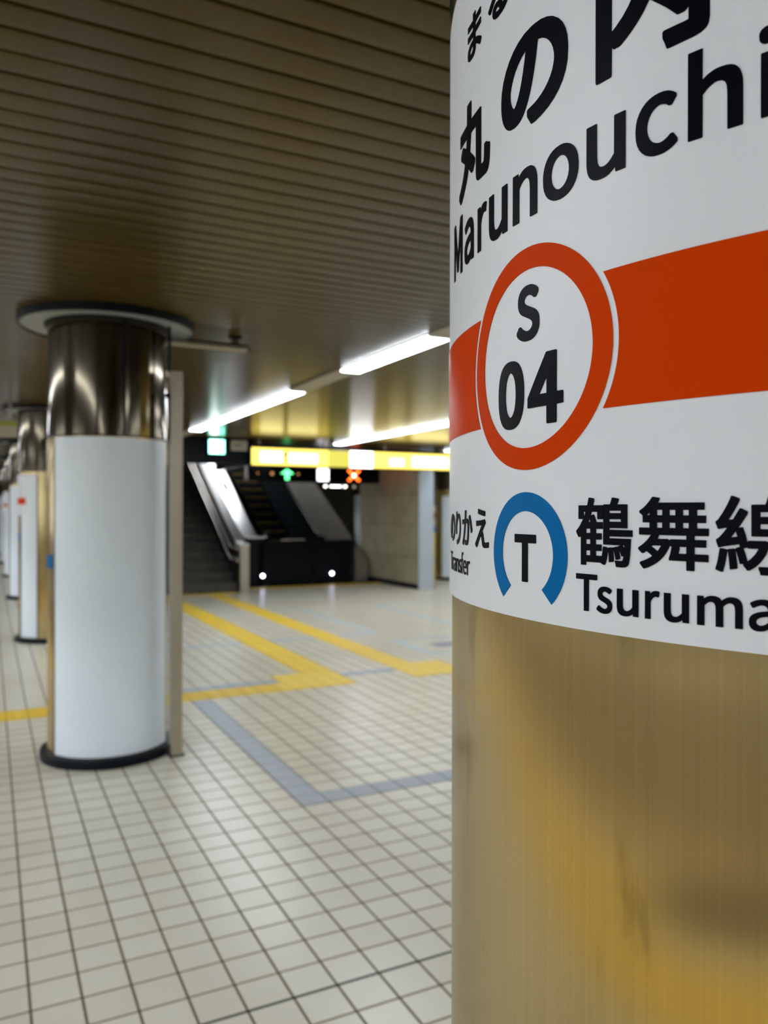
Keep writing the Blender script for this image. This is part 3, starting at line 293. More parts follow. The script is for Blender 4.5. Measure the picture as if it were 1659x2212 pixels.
def station_sign(col):
    S0, S1, Z0, Z1 = -492, 96, 1479.5, 1954.5
    sgn = link('station_name_sign', wrap([[(S0, Z0), (S1, Z0), (S1, Z1), (S0, Z1)]], .0012, .0012), M['sign_white'], col, True)
    sgn['label'] = 'white station name sign wrapped round the column'
    LF = .0026
    def put(name, loops, m, label=None):
        o = link(name, wrap(loops, LF), M[m], sgn)
        if label: o['label'] = label
        return o
    C = (-202, 1645.2)
    put('line_ring', [arc(*C, 70.6, 0, 2*pi, 96), arc(*C, 56.6, 0, 2*pi, 96)], 'orange', 'orange ring round the station number')
    dz = 38.6; a = math.asin(dz/74.6)
    put('line_band', [[(S1, C[1]-dz), (S1, C[1]+dz)]+arc(*C, 74.6, a, -a, 24)], 'orange', 'orange band running right from the ring')
    put('line_band', [[(S0, C[1]+dz), (S0, C[1]-dz)]+arc(*C, 74.6, pi+a, pi-a, 24)], 'orange', 'orange band running left from the ring')
    put('station_number', fitg('BS', -213.8, -190.2, 1656.4, 1691.9)+fitg('B0', -236.7, -205.8, 1601.8, 1646.6)+fitg('B4', -201.8, -168.4, 1602.2, 1646.4), 'ink')
    # romanised name, letter by letter: (glyph, left, right, bottom, top)
    t = []
    for g, a_, b_, z0, z1 in (('M',-339.5,-308.7,1731.6,1775.5),('a',-302.3,-280.2,1732.8,1765.6),('r',-272,-256.2,1733.6,1765.9),('u',-251.8,-225.8,1733.3,1765.6),
                              ('n',-218.9,-192.5,1734.5,1767.2),('o',-186.7,-156.5,1735.8,1768.2),('u',-150.3,-123.5,1736.6,1769.0),('c',-117.3,-93.0,1737.3,1769.9),
                              ('h',-87.5,-60.2,1738.3,1783.5),('i',-53.0,-43.6,1738.3,1782.0)):
        t += fitg('L'+g, a_, b_, z0, z1)
    put('romanised_name', t, 'ink')
    put('kanji_name', fitg('K丸', -318.8, -250.8, 1784.2, 1851.0)+fitg('Kの', -233.8, -165.0, 1792.6, 1854.0)+fitg('K内', -143.8, -76.3, 1791, 1862), 'ink')
    f = []
    for g, c, z0, z1, w in (('ま', -280, 1880.5, 1911.6, 28.5), ('る', -239, 1883.5, 1912.5, 29), ('の', -199, 1885, 1911, 30), ('う', -131, 1883, 1912.5, 23), ('ち', -92, 1883, 1912, 27)):
        f += fitg('F'+g, c-w/2, c+w/2, z0, z1)
    put('hiragana_name', f, 'ink')
    C2 = (-204, 1521.2); o0, o1 = radians(-49), radians(229)
    put('transfer_ring', [arc(*C2, 39.3, o0, o1, 72)+arc(*C2, 27.2, radians(232), radians(-52), 72)], 'blue', 'blue open ring of the transfer line')
    put('transfer_letter', fitg('BT', -215.9, -193.1, 1503.2, 1533.6), 'ink')
    put('transfer_line_kanji', fitg('J鶴', -157.5, -118.6, 1517.4, 1556.3)+fitg('J舞', -115, -76.2, 1517.8, 1556.3)+fitg('J線', -72.9, -34, 1517.6, 1556.3), 'ink')
    t = []
    for g, a_, b_, z0, z1 in (('T',-157.6,-142,1490.9,1512.3),('s',-142.3,-131.6,1490.6,1506),('u',-128.5,-114.8,1490.7,1505.7),('r',-110.9,-102.4,1490.9,1506.2),('u',-100,-86.3,1490.5,1505.7),
                              ('m',-82.1,-59.7,1490.7,1506.1),('a',-57,-44.8,1490.4,1506.1),('i',-41,-36.4,1490.7,1512.6),
                              ('L',-24,-12,1490.8,1512),('i',-8.5,-4,1490.7,1512.6),('n',0,13.5,1490.7,1506.1),('e',17,31,1490.4,1506.1)):
        t += fitg('L'+g, a_, b_, z0, z1)
    put('transfer_line_name', t, 'ink')
    t = []
    for g, c, w, z0, z1 in (('の', -346, 24, 1524, 1546), ('り', -321, 17, 1522, 1548), ('か', -294.5, 25, 1522.5, 1549), ('え', -263.5, 24, 1522.2, 1550)):
        t += fitg('R'+g, c-w/2, c+w/2, z0, z1)
    put('transfer_hiragana', t, 'ink')
    t = []
    for g, a_, b_, z0, z1 in (('T',-358,-346,1500.5,1515.5),('r',-345.3,-339.2,1500.5,1511.2),('a',-338.6,-329.6,1500.3,1511.2),('n',-327.6,-319,1500.5,1511.2),('s',-317.6,-310.9,1500.3,1511.2),
                              ('f',-310.4,-304.6,1500.3,1517),('e',-304.6,-296.2,1500.2,1511.2),('r',-294.4,-287.8,1500.3,1511.2)):
        t += fitg('W'+g, a_, b_, z0, z1)
    put('transfer_word', t, 'ink')
    return sgn

# ---------------------------------------------------------------- columns
def column(loc, label, panel, seam_az=-83, sign=None, small=False, tagaz=None, group=None):
    """panel = (az0, az1, z_top) of the white advertising panel in degrees"""
    c = empty('station_column', (loc[0], loc[1], 0), label, 'column', group)
    sg = 48 if small else 160
    link('shaft', lathe([(CR-.06, .055), (CR, .055), (CR, 1.992), (CR-.06, 1.992)], sg), M['steel'], c, True)
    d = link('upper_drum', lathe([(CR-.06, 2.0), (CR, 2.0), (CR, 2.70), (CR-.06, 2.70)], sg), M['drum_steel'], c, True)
    d['label'] = 'polished steel drum below the ceiling'
    link('joint_band', lathe([(CR-.05, 1.990), (CR+.003, 1.990), (CR+.003, 2.002), (CR-.05, 2.002)], sg), M['black'], c, True)
    link('base_ring', lathe([(CR-.06, 0), (CR+.045, 0), (CR+.045, .045), (CR+.04, .053), (CR-.06, .058)], sg), M['base'], c, True)
    if panel:
        a0, a1, zt = radians(panel[0]), radians(panel[1]), panel[2]
        n = max(12, int(sg*abs(a1-a0)/6.28))
        p = link('advertising_panel', lathe([(CR-.003, .062), (CR+.006, .062), (CR+.006, zt), (CR-.003, zt)], n, a0, a1), M['panel'], c, True)
        p['label'] = 'blank white curved advertising panel'
        if not small:
            for k, a in enumerate((a0, a1)):
                link('panel_edge', lathe([(CR-.004, .06), (CR+.010, .06), (CR+.010, zt), (CR-.004, zt)], 2, a-.012+(-.012 if k == 0 else .012), a+.012+(-.012 if k == 0 else .012)), M['dark_steel'], p, True)
    a = radians(seam_az)
    link('drum_seam', lathe([(CR-.02, 2.004), (CR+.0015, 2.004), (CR+.0015, 2.698), (CR-.02, 2.698)], 2, a-.028, a+.028), M['black'], d)
    cr = link('ceiling_collar', lathe([(CR+.02, 2.712), (.525, 2.712), (.525, 2.748), (CR+.02, 2.748)], sg), M['collar'], c, True)
    cr['label'] = 'pale grey ring round the column top'
    link('collar_rim', lathe([(.525, 2.700), (.541, 2.704), (.541, 2.748), (.525, 2.748)], sg), M['black'], cr, True)
    link('neck_gasket', lathe([(CR-.03, 2.70), (CR+.02, 2.70), (CR+.02, 2.748), (CR-.03, 2.748)], sg), M['black'], c, True)
    if sign == 'full': station_sign(c)
    if sign == 'small':
        A0 = radians(-214)
        def patch(nm, z0, z1, m, r, b0, b1, par):
            return link(nm, lathe([(CR, z0), (CR+r, z0), (CR+r, z1), (CR, z1)], 40, radians(b0), radians(b1)), M[m], par, True)
        s = patch('station_name_sign', 1.479, 1.954, 'sign_white', .009, -214, -142, c); s['label'] = 'small-looking white station name sign with an orange band'
        patch('line_band', 1.607, 1.684, 'orange', .0105, -213.5, -142.5, s)
    if tagaz is not None:
        link('blue_tag', lathe([(CR-.001, 1.19), (CR+.004, 1.19), (CR+.004, 1.27), (CR-.001, 1.27)], 4, radians(tagaz-9), radians(tagaz+9)), M['blue'], c, True)
    return c
CX = .6715; PITCHY = 4.92
G = 'stainless columns in a row along the platform'
column((CX, .3969), 'nearest brushed steel column at right with a big white and orange station name sign', (-126, -40, 1.985), sign='full', group=G)
column((.690, 5.317), 'large round column at left with a tall blank white panel and a grey ceiling collar', (-153.5, -27, 1.985), tagaz=-168, group=G)
column((.680, 10.24), 'round column just behind the tall white-panelled one, orange band on its sign', (-156, -119, 1.95), sign='small', tagaz=-172, group=G)
column((.680, 15.16), 'round column with plain white panel behind the orange-banded column', (-160, -110, 1.95), small=True, group=G)
column((.680, 20.08), 'distant round column with a small orange-banded sign, fifth of the row', (-160, -110, 1.95), small=True, sign='small', group=G)
column((.680, 25.0), 'distant round column at the far left edge, sixth of the row', (-160, -110, 1.95), small=True, group=G)
column((.680, 29.92), 'farthest visible round column at the left edge, seventh of the row', (-160, -110, 1.95), small=True, sign='small', group=G)
G2 = 'columns of the second row beyond the stone wall'
column((9.31, 15.16), 'white-panelled round column right of the pale pillar', (-152, -60, 1.86), small=True, seam_az=-100, group=G2)
column((9.75, 20.6), 'far round column seen in the gap beside the escalator, white panel lit', (-170, -70, 1.97), small=True, seam_az=-100, group=G2)

# square steel duct standing beside the second column
d = empty('pipe_duct', (1.055, 5.02, 0), 'slim square steel duct standing against the right side of the white-panelled column', 'duct')
link('casing', BX(-.036, .036, -.036, .036, .006, 2.42, bev=.004), M['duct_steel'], d)
link('foot_plate', BX(-.042, .05, -.045, .045, 0, .006), M['black'], d)
link('conduit', TB([(-.035, .02, 2.42), (-.035, .02, 2.70)], .011), M['black'], d)
k_ = link('lock', TB([(-.060, -.01, 2.40), (-.045, -.01, 2.40)], .02), M['rail_steel'], d); k_['label'] = 'bright round lock'
for z in (2.25,): link('clamp', BX(-.06, -.036, -.01, .02, z, z+.03), M['black'], d)

# conduit rail hanging below the ceiling
d = empty('cable_rail', (1.35, 5.35, 2.70), 'thin horizontal cable rail on a short hanger beside the grey column collar', 'cable rail')
link('rail_bar', BX(-.30, .26, -.03, .03, -.045, -.018, bev=.004), M['duct_steel'], d)
link('cable', TB([(-.30, -.02, -.010), (.24, -.02, -.010), (.27, -.02, -.016), (.285, -.02, -.045)], .008), M['black'], d)
link('hanger', BX(.155, .205, -.02, .02, -.018, .05), M['dark_steel'], d)
link('hanger_foot', BX(.14, .22, -.035, .035, .035, .05), M['black'], d)

# ---------------------------------------------------------------- floor and its coloured tile lines
struct(link('floor', BX(-2.65, 14, -10, 45, -.25, 0), M['tile']))
bm = bmesh.new(); box(bm, -2.65, -2.50, -10, 45, 0.0005, .002)
struct(link('trim_1', bm, M['edge_white']))
def tiles(name, rects, m, label, cat='floor marking', h=.0015, group=None):
    bm = bmesh.new()
    for (i0, i1, j0, j1) in rects: box(bm, gx(i0), gx(i1), gy(j0), gy(j1), .0004, h)
    return tag(link(name, bm, M[m]), label, cat, group)
GB = 'blue tile lines on the floor'
tiles('blue_tile_line', [(9, 10, 8, 25), (10, 34, 8, 9)], 'blue_tile', 'nearest and widest grey-blue tile line, L-shaped, in front of the yellow paving', group=GB)
tiles('blue_tile_line', [(9, 14.7, 27, 28)], 'blue_tile', 'grey-blue tile line running just behind the yellow cross strip', group=GB)
tiles('blue_tile_line', [(19, 22.7, 27, 28)], 'blue_tile', 'short grey-blue tile line between the two yellow warning blocks', group=GB)
tiles('blue_tile_line', [(9, 16.7, 41, 42), (19, 22.7, 41, 42), (24.8, 28.6, 41, 42), (27.8, 28.6, 42, 59), (24.8, 27.8, 58.4, 59), (19, 22.7, 58.4, 59)], 'pale_blue_tile', 'pale blue tile line forming a long hooked frame behind the yellow strips', group=GB)
tiles('blue_tile_line', [(36.4, 37.2, 43, 59), (37.2, 50, 58.2, 59), (37.2, 50, 43, 43.8)], 'pale_blue_tile', 'pale blue open frame farthest right towards the pillar', group=GB)
tiles('blue_tile_line', [(27.4, 28.2, 31, 37.6), (28.2, 38, 37, 37.6), (28.2, 38, 31, 31.6)], 'pale_blue_tile', 'pale blue small frame round the purple block', group=GB)
tiles('purple_tile_block', [(29.6, 37, 33.3, 35)], 'purple_tile', 'dark purple tile block inside the small pale blue frame')

def tactile(name, rects, label, dots=False):
    """raised guiding paving: slab plus rows of bars or studs"""
    bm = bmesh.new()
    for (x0, x1, y0, y1) in rects: box(bm, x0, x1, y0, y1, .0006, .004)
    o = tag(link(name, bm, M['yellow_tile']), label, 'tactile paving', 'yellow tactile paving')
    return o
def bars(par, rects, along):
    bm = bmesh.new()
    for (x0, x1, y0, y1) in rects:
        if along == 'y':
            n = round((x1-x0)/.075)
            for k in range(n):
                x = x0+(k+.5)*(x1-x0)/n; y = y0+.02
                while y < y1-.05: box(bm, x-.012, x+.012, y, min(y+.26, y1-.02), .004, .008); y += .30
        else:
            n = round((y1-y0)/.075)
            for k in range(n):
                y = y0+(k+.5)*(y1-y0)/n; x = x0+.02
                while x < x1-.05: box(bm, x, min(x+.26, x1-.02), y-.012, y+.012, .004, .008); x += .30
    return link('guide_bars', bm, M['yellow_tile'], par)
def studs(o, rects): o.data.materials[0] = M['yellow_stud']
YA, YB, YC = gy(24.8), gy(26.8), gy(28.9)
t = tactile('tactile_paving', [(-1.60, gx(14.8), YA, YB)], 'yellow cross strip passing behind the white-panelled column'); bars(t, [(-1.60, gx(14.8), YA, YB)], 'x')
t = tactile('tactile_paving', [(gx(14.8), gx(18.9), YA, YC)], 'yellow square warning block where cross strip meets the left long strip'); studs(t, [(gx(14.8), gx(18.9), YA, YC)])
t = tactile('tactile_paving', [(gx(16.8), gx(18.9), YC, 14.12)], 'left of the two long yellow strips leading to the stairs'); bars(t, [(gx(16.8), gx(18.9), YC, 14.12)], 'y')
t = tactile('tactile_paving', [(gx(22.8), gx(26.8), YA, YC)], 'yellow square warning block at the near end of the right long strip'); studs(t, [(gx(22.8), gx(26.8), YA, YC)])
t = tactile('tactile_paving', [(gx(22.8), gx(24.7), YC, 14.12)], 'right of the two long yellow strips leading to the stairs'); bars(t, [(gx(22.8), gx(24.7), YC, 14.12)], 'y')
t = tactile('tactile_paving', [(gx(26.8), 8.2, YA, YB)], 'yellow strip running off right behind the nearest column'); bars(t, [(gx(26.8), 8.2, YA, YB)], 'x')
t = tactile('tactile_paving', [(1.9, 4.13, 14.13, 14.46)], 'yellow warning strip at the foot of the stairs'); studs(t, [(1.9, 4.13, 14.13, 14.46)])
t = tactile('tactile_paving', [(4.40, 7.42, 14.78, 15.10)], 'yellow warning strip before the escalator landing'); studs(t, [(4.40, 7.42, 14.78, 15.10)])
t = tactile('tactile_paving', [(-2.08, -1.62, -10, 45)], 'long yellow strip along the platform edge, mirrored in the nearest steel column'); bars(t, [(-2.08, -1.62, -6, 20)], 'y')

# ---------------------------------------------------------------- ceiling of beige slats running across
PS = .11153
def slats(x0, x1, y0, y1):
    bm = bmesh.new(); k0 = math.ceil((y0-2.066)/PS); k1 = math.floor((y1-2.066)/PS)
    for k in range(k0, k1):
        a = 2.066+k*PS; g = .0105 if k % 3 == 0 else .0075
        y_0, y_1 = a+g, a+PS-g*.6
        prof = [(y_0, 2.764), (y_0, 2.7535), (y_0+.003, 2.7508), (y_0+.030, 2.7496), (y_1-.030, 2.7496), (y_1-.003, 2.7508), (y_1, 2.7535), (y_1, 2.764)]
        A = [bm.verts.new((x0, y, z)) for y, z in prof]; B = [bm.verts.new((x1, y, z)) for y, z in prof]
        for q in range(len(prof)-1):
            f = bm.faces.new((A[q], B[q], B[q+1], A[q+1]))
    return bm
def join(bm, other):
    me = bpy.data.meshes.new('tmp'); other.to_mesh(me); other.free(); bm.from_mesh(me); bpy.data.meshes.remove(me)
bm = slats(-2.6, 14, -10, 12.85); join(bm, slats(-2.6, 1.5, 12.85, 45)); join(bm, slats(4.0, 14, 12.85, 15.2)); join(bm, slats(7.82, 14, 15.2, 45))
struct(link('ceiling', bm, M['slat']))
bm = bmesh.new()
box(bm, -2.6, 14, -10, 12.95, 2.762, 2.9); box(bm, -2.6, 1.5, 12.95, 45, 2.762, 2.9); box(bm, 4.0, 14, 12.95, 15.3, 2.762, 2.9); box(bm, 7.82, 14, 15.3, 45, 2.762, 2.9)
struct(link('trim_2', bm, M['black']), 'black sheet above the ceiling slats, standing in for shade in their gaps')  # sheet set low so its black stands in for shade inside the gaps

# walls of the hall, mostly out of view
struct(link('wall_right', BX(14, 14.2, -10, 45, -.2, 3.2), M['far_wall']))
struct(link('wall_back', BX(-9, 14.2, -10.2, -10, -1.5, 4.2), M['far_wall']))
struct(link('wall_far', BX(-9, 14.2, 45, 45.2, -1.5, 4.2), M['far_wall']))
struct(link('wall_left', BX(-9.2, -9, -10.2, 45.2, -1.5, 4.2), M['far_wall']))
struct(link('trim_3', BX(-9, -2.65, -10, 45, -1.4, -1.2), M['concrete']), 'track bed')
struct(link('trim_4', BX(-2.70, -2.65, -10, 45, -1.2, -.005), M['concrete']), 'platform face')
struct(link('trim_5', BX(-9, -2.6, -10, 45, 3.9, 4.0), M['far_wall']), 'tunnel ceiling over the tracks')
struct(link('trim_6', BX(-2.7, -2.6, -10, 45, 2.74, 3.95), M['void']), 'fascia above the platform edge')
t = tactile('platform_edge_marking', [(-2.50, -2.20, 1.25, 12)], 'yellow painted edge marking on the platform rim, mirrored in the nearest column')
tag(link('edge_rubber', BX(-2.64, -2.30, -9.9, 1.15, .0022, .02), M['base']), 'black rubber strip along the platform rim', 'edge strip')
struct(link('trim_13', BX(-9, -6.6, -10, 45, -1.2, 0), M['tile']), 'opposite platform')
for x in (-4.0, -5.07): tag(link('running_rail', BX(x-.035, x+.035, -10, 45, -1.2, -1.05), M['rail']), 'steel running rail in the track bed %s' % ('nearer the platform' if x > -4.5 else 'farther from the platform'), 'rail')

# ---------------------------------------------------------------- ceiling light rows
def light(x, y0, y1, label, group, w=.17, ends=True):
    o = empty('ceiling_light', (x, (y0+y1)/2, 2.744), label, 'ceiling light', group); h = (y1-y0)/2
    link('diffuser', BX(-w/2, w/2, -h, h, -.014, 0, bev=.004), M['tube'], o)
    link('housing', BX(-w/2-.012, w/2+.012, -h-.02, h+.02, 0, .03), M['endcap'], o)
    if ends:
        for s in (-1, 1):
            a, b = sorted((s*(h+.004), s*(h+.03))); link('end_cap', BX(-w/2, w/2, a, b, -.013, -.001), M['endcap'], o)
    return o
def channel(n, x, y0, y1, w=.20):
    bm = BX(x-w/2, x+w/2, y0, y1, 2.742, 2.7495); struct(link('trim_%d' % n, bm, M['trough']), 'beige light channel along the ceiling')
channel(7, 2.775, -10, 12.9); channel(8, 5.67, -10, 15.1); channel(9, 8.3, -10, 15.1); channel(10, -1.85, -10, 45)
GL = 'fluorescent ceiling lights'
light(2.775, 7.46, 11.8, 'long glowing ceiling light nearest the stairs, left of the two bright bars', GL)
light(2.775, 4.68, 6.16, 'short glowing ceiling light beside the nearest column', GL)
light(5.67, 8.6, 13.1, 'long glowing ceiling light above the yellow sign', GL)
light(8.3, 11.3, 13.6, 'glowing ceiling light at the far right end of the yellow sign', GL)
hid = [(2.775, -1.6, 1.6), (2.775, -7, -3.4), (5.67, 3.4, 6.9), (5.67, -2, 1.5), (5.67, -7, -3.5), (8.3, 5.5, 9), (8.3, -1, 3)]
for x, a, b in hid: light(x, a, b, 'ceiling light over the concourse hidden from this side by the nearest column', 'ceiling lights hidden by the nearest column')
for a, b in ((-8, -4.8), (-3.5, -.3), (1.0, 4.2), (5.5, 8.7), (10, 13.2), (14.5, 17.7), (19, 22.2), (24, 27), (30, 33)):
    light(-1.85, a, b, 'ceiling light of the row above the platform edge, mirrored in the steel column drums', 'ceiling lights above the platform edge')

# ---------------------------------------------------------------- dark fascia over the stairs, hanging signs
struct(link('wall_stair_fascia', BX(1.5, 4.0, 12.95, 13.05, 2.315, 2.80), M['black']))
struct(link('trim_11', BX(3.95, 4.05, 13.05, 15.2, 2.315, 2.80), M['black']))
struct(link('wall_escalator_fascia', BX(4.58, 7.82, 15.28, 15.4, 2.12, 2.80), M['black']))
struct(link('trim_14', BX(4.0, 4.579, 15.28, 15.4, 2.40, 2.80), M['black']))

d = empty('exit_sign', (3.355, 12.80, 2.46), 'small green-white lit emergency exit sign on the black fascia above the stairs', 'sign')
link('sign_box', BX(-.14, .14, -.01, .09, 0, .25, bev=.006), M['black'], d)
f = link('sign_face', BX(-.128, .128, -.016, -.010, .012, .238), emis('exit_face', (.25,1.0,.72), 2.6), d)
# running figure and doorway pictogram
g = bmesh.new(); box(g, -.10, .02, -.020, -.016, .03, .22)
o = link('doorway_pictogram', g, emis('exit_white', (.85,1,.95), 5.5), d)
g = bmesh.new(); tube(g, [(.055, -.02, .185), (.055, -.016, .185)], .018); box(g, .03, .075, -.020, -.016, .10, .165); box(g, .01, .04, -.020, -.016, .04, .10); box(g, .06, .11, -.020, -.016, .07, .10)
link('figure_pictogram', g, M['panel'], d)
for x in (-.1, .1): link('hanger', TB([(x, .04, .25), (x, .04, .295)], .008), M['black'], d)
d = empty('notice_sign', (3.75, 12.86, 2.54), 'small unlit beige sign right of the green exit sign', 'sign')
link('plate', BX(-.14, .14, -.02, .02, 0, .17, bev=.005), M['trough'], d)
link('arrow_mark', BX(-.09, .05, -.024, -.020, .07, .10), M['dark_steel'], d)
for x in (-.1, .1): link('hanger', TB([(x, 0, .17), (x, 0, .215)], .008), M['black'], d)

# long illuminated yellow way-finding sign
d = empty('wayfinding_sign', (5.91, 12.80, 2.295), 'long glowing yellow direction sign hanging in front of the escalators', 'sign')
link('casing', BX(-1.98, 1.98, 0, .16, 0, .315, bev=.01), M['black'], d)
yel = emis('yellow_face', (.80, .60, .10), 1.0); yel2 = emis('yellow_white', (1.0, .86, .34), 2.0); oliv = emis('olive_face', (.32,.29,.05), 1.0); wht = emis('white_face', (1, .97, .88), 2.4)
def face(nm, x0, x1, z0, z1, m, y=-.006, lab=None):
    o = link(nm, BX(x0-5.91, x1-5.91, y, y+.004, z0, z1), m, d)
    if lab: o['label'] = lab
    return o
face('yellow_panel', 3.95, 5.34, .012, .303, yel, lab='yellow lit half with an arrow'); face('yellow_panel', 6.21, 7.87, .012, .303, yel, lab='yellow lit half at the right')
face('divider_panel', 5.34, 5.76, .012, .303, oliv, lab='dim olive middle section'); face('white_panel', 5.76, 6.21, .012, .303, wht, lab='bright white square')
face('glowing_field', 4.10, 4.50, .06, .25, yel2, -.009); face('glowing_field', 4.60, 5.14, .06, .23, yel2, -.009)
face('glowing_field', 6.55, 6.85, .06, .20, yel2, -.009); face('glowing_field', 7.02, 7.80, .05, .25, yel2, -.009)
bm = bmesh.new()
for p in ([(-.06, .19), (0, .26), (.06, .19)],):
    A = [bm.verts.new((4.55-5.91+x, -.012, z)) for x, z in p]; B = [bm.verts.new((4.55-5.91+x, -.008, z)) for x, z in p]
    bm.faces.new(A); bm.faces.new(B[::-1])
    for q in range(3): bm.faces.new((A[q], A[(q+1) % 3], B[(q+1) % 3], B[q]))
box(bm, 4.53-5.91, 4.57-5.91, -.012, -.008, .06, .19)
link('arrow', bm, M['ystripe'], d)
link('top_rail', BX(-1.98, 1.98, .03, .13, .315, .36), M['black'], d)
for x in (-1.8, -.6, .6, 1.8): link('hanger', TB([(x, .08, .36), (x, .08, .455)], .015), M['dark_steel'], d)

d = empty('wayfinding_sign', (6.4, 2.6, 2.30), 'second yellow direction sign beyond the nearest column, seen only mirrored in the steel drum', 'sign')
link('casing', BX(0, .14, -1.6, 1.6, 0, .32, bev=.01), M['black'], d)
link('yellow_panel', BX(-.006, -.001, -1.58, 1.58, .012, .305), yel, d)
for y in (-1.3, 1.3): link('hanger', TB([(.07, y, .32), (.07, y, .45)], .015), M['dark_steel'], d)

# status display over the escalator mouth
d = empty('escalator_display', (6.1, 15.15, 2.13), 'black status display above the escalators with green arrow, white square and red cross', 'display')
link('casing', BX(-1.50, 1.68, 0, .10, 0, .29, bev=.006), M['gloss_black'], d)
link('frame_bracket', BX(-1.56, -1.50, -.01, .10, .02, .31), M['rail_steel'], d)
link('top_strip', BX(-1.50, 1.68, -.01, .10, .29, .31), M['duct_steel'], d)
bm = bmesh.new()
def poly(bm, P, y0=-.006, y1=-.001):
    A = [bm.verts.new((x, y0, z)) for x, z in P]; B = [bm.verts.new((x, y1, z)) for x, z in P]; n = len(P)
    bm.faces.new(A); bm.faces.new(B[::-1])
    for q in range(n): bm.faces.new((A[q], A[(q+1) % n], B[(q+1) % n], B[q]))
poly(bm, [(-.82, .15), (-.68, .245), (-.54, .15)]); box(bm, -.72, -.64, -.006, -.001, .03, .15)
link('green_arrow', bm, emis('green_led', (.10, .85, .25), 1.6), d)
link('white_square', BX(-.02, .23, -.006, -.001, .02, .27), emis('white_led', (.95, .95, 1), 1.3), d)
bm = bmesh.new()
for s in (-1, 1):
    c_, r0 = .81, .125; w = .035
    poly(bm, [(c_-r0-w*.7, .145+s*(-r0+w*.7)), (c_-r0+w*.7, .145+s*(-r0-w*.0)), (c_+r0+w*.7, .145+s*(r0-w*.7)), (c_+r0-w*.7, .145+s*(r0+w*.0))], -.006-.0004*s, -.001)
link('red_cross', bm, emis('red_led', (1, .10, .01), 2.4), d)
link('cross_centre', TB([(.81, -.012, .145), (.81, -.007, .145)], .03), emis('red_led_core', (1, .6, .5), 5), d)
for x, s in ((-1.0, .035), (-.44, .022), (-1.3, .018)): link('amber_lamp', TB([(x, -.005, .15), (x, -.001, .15)], s), emis('amber_led', (.6, .25, .08), .45), d)

# hanging sign at the left edge between the far columns
d = empty('platform_sign', (-.05, 9.0, 2.30), 'hanging sign with a yellow-green stripe cut by the left edge of the picture', 'sign')
link('board', BX(-.32, .32, -.03, .03, 0, .17, bev=.005), M['trough'], d)
link('colour_stripe', BX(-.32, .32, -.034, .034, .115, .15), mat('lime_stripe', (.30, .34, .01), .4), d)
for x in (-.25, .25): link('hanger', TB([(x, 0, .17), (x, 0, .45)], .01), M['dark_steel'], d)

# ---------------------------------------------------------------- stairs, parapet
SL = tan(radians(30))
rise, tread = .30*SL, .30
n = 26; pts = [(14.48, -.02)]
for k in range(n): pts += [(14.48+k*tread, (k+1)*rise), (14.48+(k+1)*tread, (k+1)*rise)]
pts += [(14.48+n*tread, -.02)]
bm = prism_yz(pts, 1.62, 4.19)
st = empty('staircase', (2.9, 14.48, 0), 'dark stone staircase climbing away behind the white-panelled column', 'stairs')
link('steps', bm, M['stair'], st, origin=(0, 0, 0)).location = (-2.9, -14.48, 0)
bm = bmesh.new()
for k in range(n): box(bm, 1.64, 4.17, 14.475+k*tread, 14.52+k*tread, (k+1)*rise-.004, (k+1)*rise+.003)
link('nosing', bm, M['dark_steel'], st).location = (-2.9, -14.48, 0)

def inc(y, z0, y0): return z0+(y-y0)*SL
pp = empty('stair_parapet', (4.27, 14.3, 0), 'dark sloping parapet with steel cap between the stairs and the escalator', 'parapet')
def P(name, bm, m, lab=None, smooth=False):
    o = link(name, bm, m, pp, smooth); o.location = (-4.27, -14.3, 0)
    if lab: o['label'] = lab
    return o
P('side_panel', prism_yz([(14.36, 0), (14.36, .90), (14.62, .92), (23, inc(23, .92, 14.62)), (23, 0)], 4.20, 4.34), M['dark_steel'])
P('newel_post', BX(4.19, 4.36, 14.27, 14.36, 0, .875, bev=.004), M['duct_steel'], 'pale steel end post')
P('cap_rail', prism_yz([(14.27, .875), (14.27, .90), (14.60, .95), (23, inc(23, .95, 14.6)), (23, inc(23, .92, 14.6)), (14.62, .92), (14.36, .90)], 4.185, 4.365), M['deck_steel'])
for zz, nm in ((.84, 0), (.62, 1)):
    h_ = P('handrail', TB([(4.11, 14.20, zz), (4.11, 14.62, zz), (4.11, 14.75, zz+.05), (4.11, 23, inc(23, zz+.05, 14.75))], .022), M['rail_steel'], None, True)
    for y in (14.3, 16.2, 18.2, 20.2):
        z = zz if y < 14.7 else inc(y, zz+.05, 14.75)
        bk = link('rail_bracket', TB([(4.11, y, z-.01), (4.205, y, z-.05)], .008), M['rail_steel'], h_)

# ---------------------------------------------------------------- escalator
es = empty('escalator', (5.8, 15.5, 0), 'escalator with dark yellow-edged steps and bright sloping steel deck, beneath the display', 'escalator')
def E_(name, bm, m, lab=None, smooth=False, par=None):
    o = link(name, bm, m, par or es, smooth)
    if par is None: o.location = (-5.8, -15.5, 0)
    if lab: o['label'] = lab
    return o
YT = 25.0
def sweep(x0, x1, ztop, y0, yb, m, name, lab=None):
    return E_(name, prism_yz([(y0, 0), (y0, ztop), (yb, ztop), (YT, inc(YT, ztop, yb)), (YT, 0)], x0, x1), m, lab)
sweep(4.36, 4.66, .86, 15.4, 15.9, M['black'], 'outer_cladding')
E_('bright_deck', prism_yz([(15.4, .97), (15.4, 1.0), (15.9, 1.0), (YT, inc(YT, 1.0, 15.9)), (YT, inc(YT, .8, 15.9)), (15.9, .97)], 4.66, 5.06), M['deck_steel'], 'bright sloping stainless deck')
E_('deck_support', prism_yz([(15.45, 0), (15.45, .96), (15.9, .96), (YT, inc(YT, .8, 15.9)), (YT, 0)], 4.67, 5.05), M['black'])
